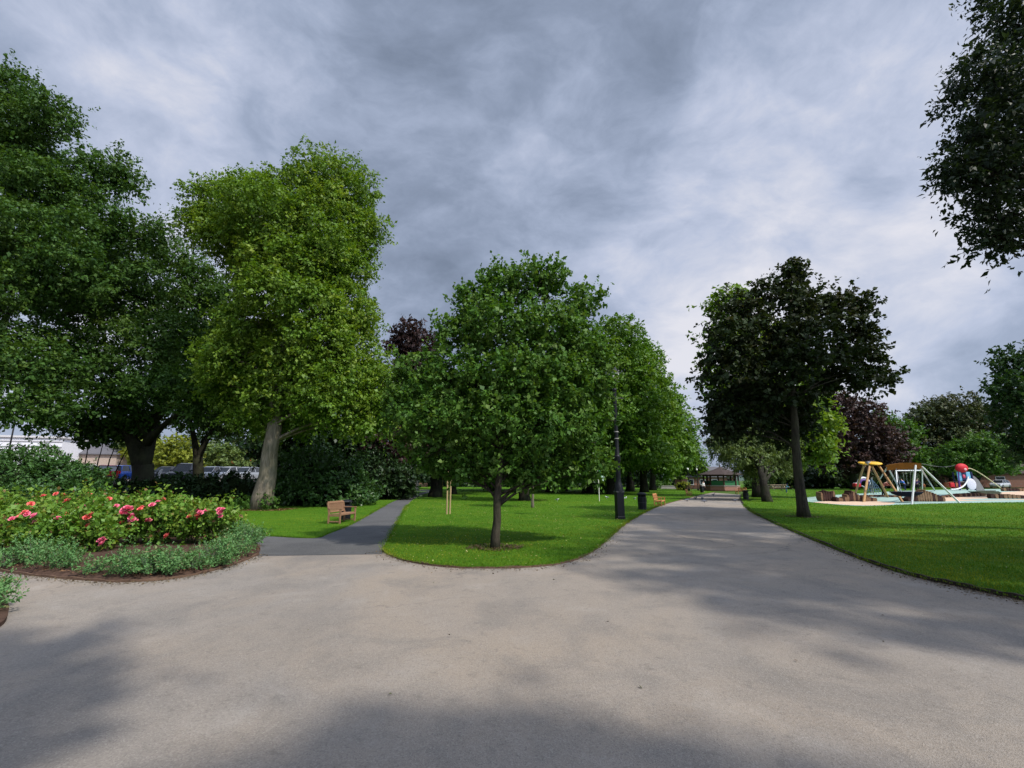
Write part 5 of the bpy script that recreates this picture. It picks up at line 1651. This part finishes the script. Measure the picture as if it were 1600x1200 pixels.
# play tower
o4 = G(1510, 766, zp)
t = thing('play_tower', 'play tower with a red round top, light blue panels and a white curved slide rail', 'play tower', o4, 0)
k4 = MPP(1510, 745, o4.y)
def l4(px, py, dy=0): return Vector(((px - 1510) * k4, dy, (766 - py) * k4))
mb = MB(); mb.ell(l4(1509, 732), (9.5 * k4, .45, 7 * k4), 18, 10); mb.build('hood', red, t, smooth=True)
mb = MB(); mb.ell(l4(1510, 734, -.45), (2.2 * k4, .05, 2 * k4), 10, 6); mb.build('badge', M('pink disc', (.75, .40, .40), .5), t)
for s in (-1, 1):
    mb = MB(); mb.box(l4(1510 + s * 7, 745), (6.5 * k4, .12, 14 * k4), bev=.05); mb.build('panel', ltblue, t)
mb = MB(); mb.box(l4(1510, 745, .05), (7 * k4, .10, 12 * k4)); mb.build('doorway', navy, t)
mb = MB(); mb.ell(l4(1510, 745, -.02), (2.4 * k4, .1, 3 * k4), 12, 8); mb.build('face_panel', M('pink panel', (.6, .08, .14), .5), t)
mb = MB(); mb.ell(l4(1517, 757, -.25), (7.5 * k4, .08, 9 * k4), 20, 10); mb.build('disc', M('pale lilac panel', (.66, .64, .72), .5), t, smooth=True)
for px, m_ in ((1500, purple), (1524, navy)):
    MB().tube([l4(px, 766), l4(px - 2 if px > 1510 else px + 2, 738)], .12, 8).build('post', m_, t)
for px in (1502, 1520):
    MB().tube([l4(px, 766, .8), l4(px, 738, .8)], .10, 8).build('post', navy, t)
MB().box(l4(1511, 753, .4), (20 * k4, 1.0, .10)).build('platform', greyp, t)
mb = MB(); mb.xprism([(14 * k4, 0), (30 * k4, 0), (23 * k4, 16 * k4), (17 * k4, 22 * k4), (14 * k4, 20 * k4)], .1, .7); mb.build('ramp', greyp, t)
MB().tube(bez(l4(1514, 745, -.3), l4(1504, 766, -.5), l4(1478, 764.5, -.8), 10), [.09] * 11, 8).build('slide_rail', white, t, smooth='auto')
mb = MB(); mb.box(l4(1490, 758, .1), (7 * k4, .3, 7 * k4), bev=.1); mb.build('side_panel', red, t)
MB().tube(bez(l4(1519, 733), l4(1526, 729), l4(1558, 762, -.5), 8), [.06] * 9, 8).build('pole', M('pale yellow pole', (.62, .55, .30), .5), t)
# zip cable
ca, cb2 = b_ + Vector((.1, 0, .15)), o4 + l4(1500, 727)
t = thing('cable', 'thin cable sagging between the basket swing and the play tower', 'cable', ca, 0)
cm = (ca + cb2) / 2 - Vector((0, 0, .5))
MB().tube([p - ca for p in bez(ca, cm, cb2, 14)], .022, 6).build('wire', M('cable grey', (.08, .085, .08), .5), t)
# orange mound
om = G(1487, 762)
t = thing('tarpaulin_mound', 'flat rust-orange mound beyond the play tower', 'mound', om, 0)
mb = MB(); mb.ell((0, 0, 0), (1.9, 1.0, 1.15), 18, 10)
mb.v = [(x, y, max(-.1, z + .08 * math.sin(x * 4 + y * 3))) for x, y, z in mb.v]
mb.build('cover', M('rust sheet', (.42, .14, .06), .8), t, smooth=True)
# log walks
def logs(label, p0, p1, hs, seed, dep=.5, step=.17):
    p0, p1 = Vector(p0), Vector(p1)
    mid = (p0 + p1) / 2
    t = thing('log_steps', label, 'log steps', mid, 0, 'timber log steps in the playground')
    rg = random.Random(seed)
    d = p1 - p0
    n = int(d.length / step)
    for k in range(n):
        u = (k + .5) / n
        h = hs[0]
        x = u * (len(hs) - 1); i = min(int(x), len(hs) - 2)
        h = hs[i] + (hs[i + 1] - hs[i]) * (x - i)
        q = p0 + d * u - mid
        tilt = rg.uniform(-.06, .06)
        mb = MB()
        mb.tube([q + Vector((0, -dep / 2, h * .5)), q + Vector((tilt, dep / 2, h * .5 + rg.uniform(-.02, .02)))], [step * .5] * 2, 10)
        mb.v = [(x_, y_, (z_ - q.z - h * .5) * (h / step) + h * .5 - .03) for x_, y_, z_ in mb.v]
        mb.build('log', logd if rg.random() < .5 else logm, t)
    return t
logs('log steps nearest the maple trunk, at the left end of the playground', G(1280, 783, zp), G(1303, 783, zp), [.6, .8, .7, .8], 1)
logs('log steps rising to a peak left of the yellow-topped frame', G(1303, 783.5, zp), G(1366, 783, zp), [.35, .25, .82, .45, .35, .25], 2, .6)
logs('peaked log steps between the basket and the slanted white pole', G(1414, 783.5, zp), G(1472, 783.5, zp), [.25, .45, .85, .6, .3], 3, .6)
logs('low dark log edging behind the blue basket', G(1344, 776, zp), G(1408, 777, zp), [.18, .22, .2], 4, .3, .3)
logs('low log edging curving under the dark deck', G(1466, 777.5, zp), G(1536, 775, zp), [.12, .3, .34, .3], 5, .4, .3)
logs('dark log edging running out at the right edge of the playground', G(1545, 779, zp), G(1640, 779.5, zp), [.42, .40, .25, .2], 6, .4, .3)
logs('far log edging behind the pale sand at the right', G(1566, 767.5, zp), G(1660, 767.5, zp), [.45, .4, .45], 7, .4, .4)
dk = G(1538, 773, zp)
t = thing('play_deck', 'low dark green tilted deck in front of the play tower', 'deck', dk, 0)
kd = MPP(1538, 770, dk.y)
mb = MB(); mb.xprism([(-17 * kd, .32), (14 * kd, .36), (19 * kd, .18), (10 * kd, .02), (-10 * kd, .12)], -.6, .6); mb.build('platform', M('dark green deck', (.05, .07, .045), .8), t)
MB().box((-1 * kd, -.3, .40), (30 * kd, .08, .06)).build('edge_beam', darkwood, t)
MB().box((0, .3, .05), (10 * kd, .2, .22)).build('support', darkwood, t)

# ------------------------------------------------------------------ grass blades, leaf litter
def in_poly(x, y, poly):
    poly = np.array(poly)
    inside = np.zeros(len(x), bool)
    j = len(poly) - 1
    for i in range(len(poly)):
        xi, yi = poly[i]; xj, yj = poly[j]
        c = ((yi > y) != (yj > y)) & (x < (xj - xi) * (y - yi) / (yj - yi + 1e-12) + xi)
        inside ^= c
        j = i
    return inside
rng = np.random.default_rng(77)
grass_l = leaf_mat('grass blades', (.042, .128, .004), (.090, .205, .010), (.30, .31, .024), .25, .6, .2, .85)
X, Yc = [], []
for poly, n in ((cpoly, 420000), (rpoly, 560000), (lpoly, 200000)):
    y = 4.5 * (70 / 4.5) ** (rng.random(n) ** .9); x = rng.uniform(-1.2, 1.25, n) * y
    m = in_poly(x, y, poly)
    X.append(x[m]); Yc.append(y[m])
for line, per, wd_ in ((c_front, 260, .05), (r_line, 260, .05), (c_left, 160, .06), (l_line, 120, .06), (p_r, 0, .0)):
    for a_1, b_1 in zip(line[:-1], line[1:]):
        if not (2 < (a_1.y + b_1.y) / 2 < 30): continue
        k_ = int((b_1 - a_1).length * per)
        if k_ == 0: continue
        u_ = rng.random(k_); d_ = (b_1 - a_1).normalized()
        off = rng.normal(size=k_) * wd_ * (.5 + .8 * abs(math.sin(a_1.x * 2.3 + a_1.y * 1.7)))
        X.append(a_1.x + (b_1.x - a_1.x) * u_ - d_.y * off); Yc.append(a_1.y + (b_1.y - a_1.y) * u_ + d_.x * off)
x, y = np.concatenate(X), np.concatenate(Yc)
m = ~in_poly(x, y, [tuple(v.co.xy) for v in bpy.data.objects['play_surface'].data.vertices][:len(bpy.data.objects['play_surface'].data.vertices) // 2])
x, y = x[m], y[m]
n = len(x)
pos = np.stack([x, y, np.full(n, Zl - .004)], 1)
ax = rng.normal(size=(n, 3)) * .45 + np.array([0, 0, 1])
nr = rng.normal(size=(n, 3)) * np.array([1, 1, .3]) + np.array([0, -.3, 0])
dist = np.hypot(x, y)
size = rng.uniform(.018, .042, n) * (1 + dist * .02)
size[:] = size
pt_ = np.sin(x * 2.1 + np.sin(y * 1.3) * 2) * .5 + np.sin(y * 2.7 + x * .7) * .5
pl_ = np.sin(x * .55 + 1.3 * np.sin(y * .31)) * np.sin(y * .42 + .9 * np.sin(x * .37))
tint = np.clip(.38 + .22 * pt_ + .28 * pl_ + rng.normal(size=n) * .24, 0, 1)
me = leaf_mesh('grass', pos, ax, nr, size, .26, np.clip(rng.normal(.5, .25, n), 0, 1), tint, rng, .1)
o = link('grass', me, None, grass_l)
tag(o, 'short mown grass blades covering the near parts of the lawns', 'grass', None, 'stuff')
# fallen leaves on the lawn, soil chips in the bed, specks on the tarmac
def litter(name, label, poly, z, n, size, cols, box, flat=.9):
    x = rng.uniform(box[0], box[1], n); y = rng.uniform(box[2], box[3], n)
    m = in_poly(x, y, poly) if poly is not None else np.ones(n, bool)
    x, y = x[m], y[m]; n = len(x)
    pos = np.stack([x, y, z + rng.random(n) * .02], 1)
    ax = rng.normal(size=(n, 3)) * np.array([1, 1, .15]); nr = rng.normal(size=(n, 3)) * .25 + np.array([0, 0, 1])
    me = leaf_mesh(name, pos, ax, nr, rng.uniform(*size, n), .6, rng.random(n), rng.random(n), rng)
    o = link(name, me, None, leaf_mat(name + ' colour', *cols, .1))
    tag(o, label, 'leaf litter', None, 'stuff')
fb_ = bp
litter('fallen_leaves', 'pale fallen leaves scattered over the lawns', cpoly, Zl + .03, 2600, (.025, .06), ((.20, .17, .05), (.42, .36, .12), (.55, .5, .3)), (-9, 8, 9, 34))
litter('fallen_leaves', 'few pale fallen leaves and daisies scattered over the right lawn', rpoly, Zl + .03, 1500, (.02, .045), ((.20, .17, .05), (.5, .45, .25), (.6, .58, .45)), (1, 22, 5, 32))
litter('bark_mulch', 'brown bark chips and dry leaves on the rose bed', fb_, .085, 9000, (.025, .07), ((.05, .03, .02), (.17, .09, .05), (.32, .18, .08)), (-14, -3, 7.5, 14))
litter('leaf_litter', 'few dark fallen leaves and twigs on the tarmac', [(-3.6, 3.5), (3, 3.5), (6, 8), (-4, 8)], .004, 22, (.02, .045), ((.08, .06, .04), (.14, .10, .07), (.06, .14, .03)), (-3.6, 6, 3.4, 8))
x0 = LB.x; y0 = LB.y
litter('leaf_litter', 'ring of brown dead leaves round the foot of the great lime', [(x0 - 1.6, y0 - 1.2), (x0 + 1.6, y0 - 1.2), (x0 + 1.6, y0 + .8), (x0 - 1.6, y0 + .8)], Zl + .005, 2600, (.05, .1), ((.10, .055, .025), (.22, .13, .06), (.3, .2, .09)), (x0 - 1.6, x0 + 1.6, y0 - 1.2, y0 + .8))

def edge_litter(label, line, n, off, sd, z=.004):
    L = [(a, b) for a, b in zip(line[:-1], line[1:]) if 2 < a.y < 26]
    px, py = [], []
    for _ in range(n):
        a, b = L[rng.integers(len(L))]
        u = rng.random(); d = (b - a).normalized()
        o_ = off * abs(rng.normal()) * .6 + (.02 if off > 0 else -.02)
        px.append(a.x + (b.x - a.x) * u + d.y * o_); py.append(a.y + (b.y - a.y) * u - d.x * o_)
    k = len(px)
    pos = np.stack([px, py, z + rng.random(k) * .012], 1)
    ax = rng.normal(size=(k, 3)) * np.array([1, 1, .2]); nr = rng.normal(size=(k, 3)) * .4 + np.array([0, 0, 1])
    me = leaf_mesh('edge_debris', pos, ax, nr, rng.uniform(.012, .045, k), .55, rng.random(k), rng.random(k), rng)
    o = link('edge_debris', me, None, LITM)
    tag(o, label, 'leaf litter', None, 'stuff')
LITM = leaf_mat('edge debris colour', (.05, .035, .022), (.16, .11, .06), (.26, .20, .10), .1)
edge_litter('brown leaf bits lying on the tarmac along the edge of the centre lawn', c_front, 1500, .28, 1)
edge_litter('brown leaf bits lying on the tarmac along the edge of the right lawn', r_line, 1700, .28, 2)
edge_litter('bark crumbs spilled on the tarmac along the front of the rose bed', bed_front, 1300, .22, 3)

for lab, c_, r_, n_ in (('dark bare crumbs and dead leaves round the foot of the front young tree', CB, .55, 1500), ('dead leaves round the foot of the dark maple', MBs, .6, 700), ('reddish dead leaves under the shaded tree behind the young tree', Vector((P(819, 760, 36).x, 36, 0)), 1.5, 1500)):
    ring = [(c_.x + r_ * 1.25 * (1 + .15 * math.sin(k * 2.3)) * math.cos(k * PI / 8), c_.y + r_ * (1 + .15 * math.sin(k * 1.7)) * math.sin(k * PI / 8)) for k in range(16)]
    litter('leaf_litter', lab, ring, Zl + .02, n_ * 2, (.03, .07), ((.035, .024, .016), (.09, .055, .034), (.16, .10, .05)), (c_.x - 2 * r_, c_.x + 2 * r_, c_.y - 2 * r_, c_.y + 2 * r_))
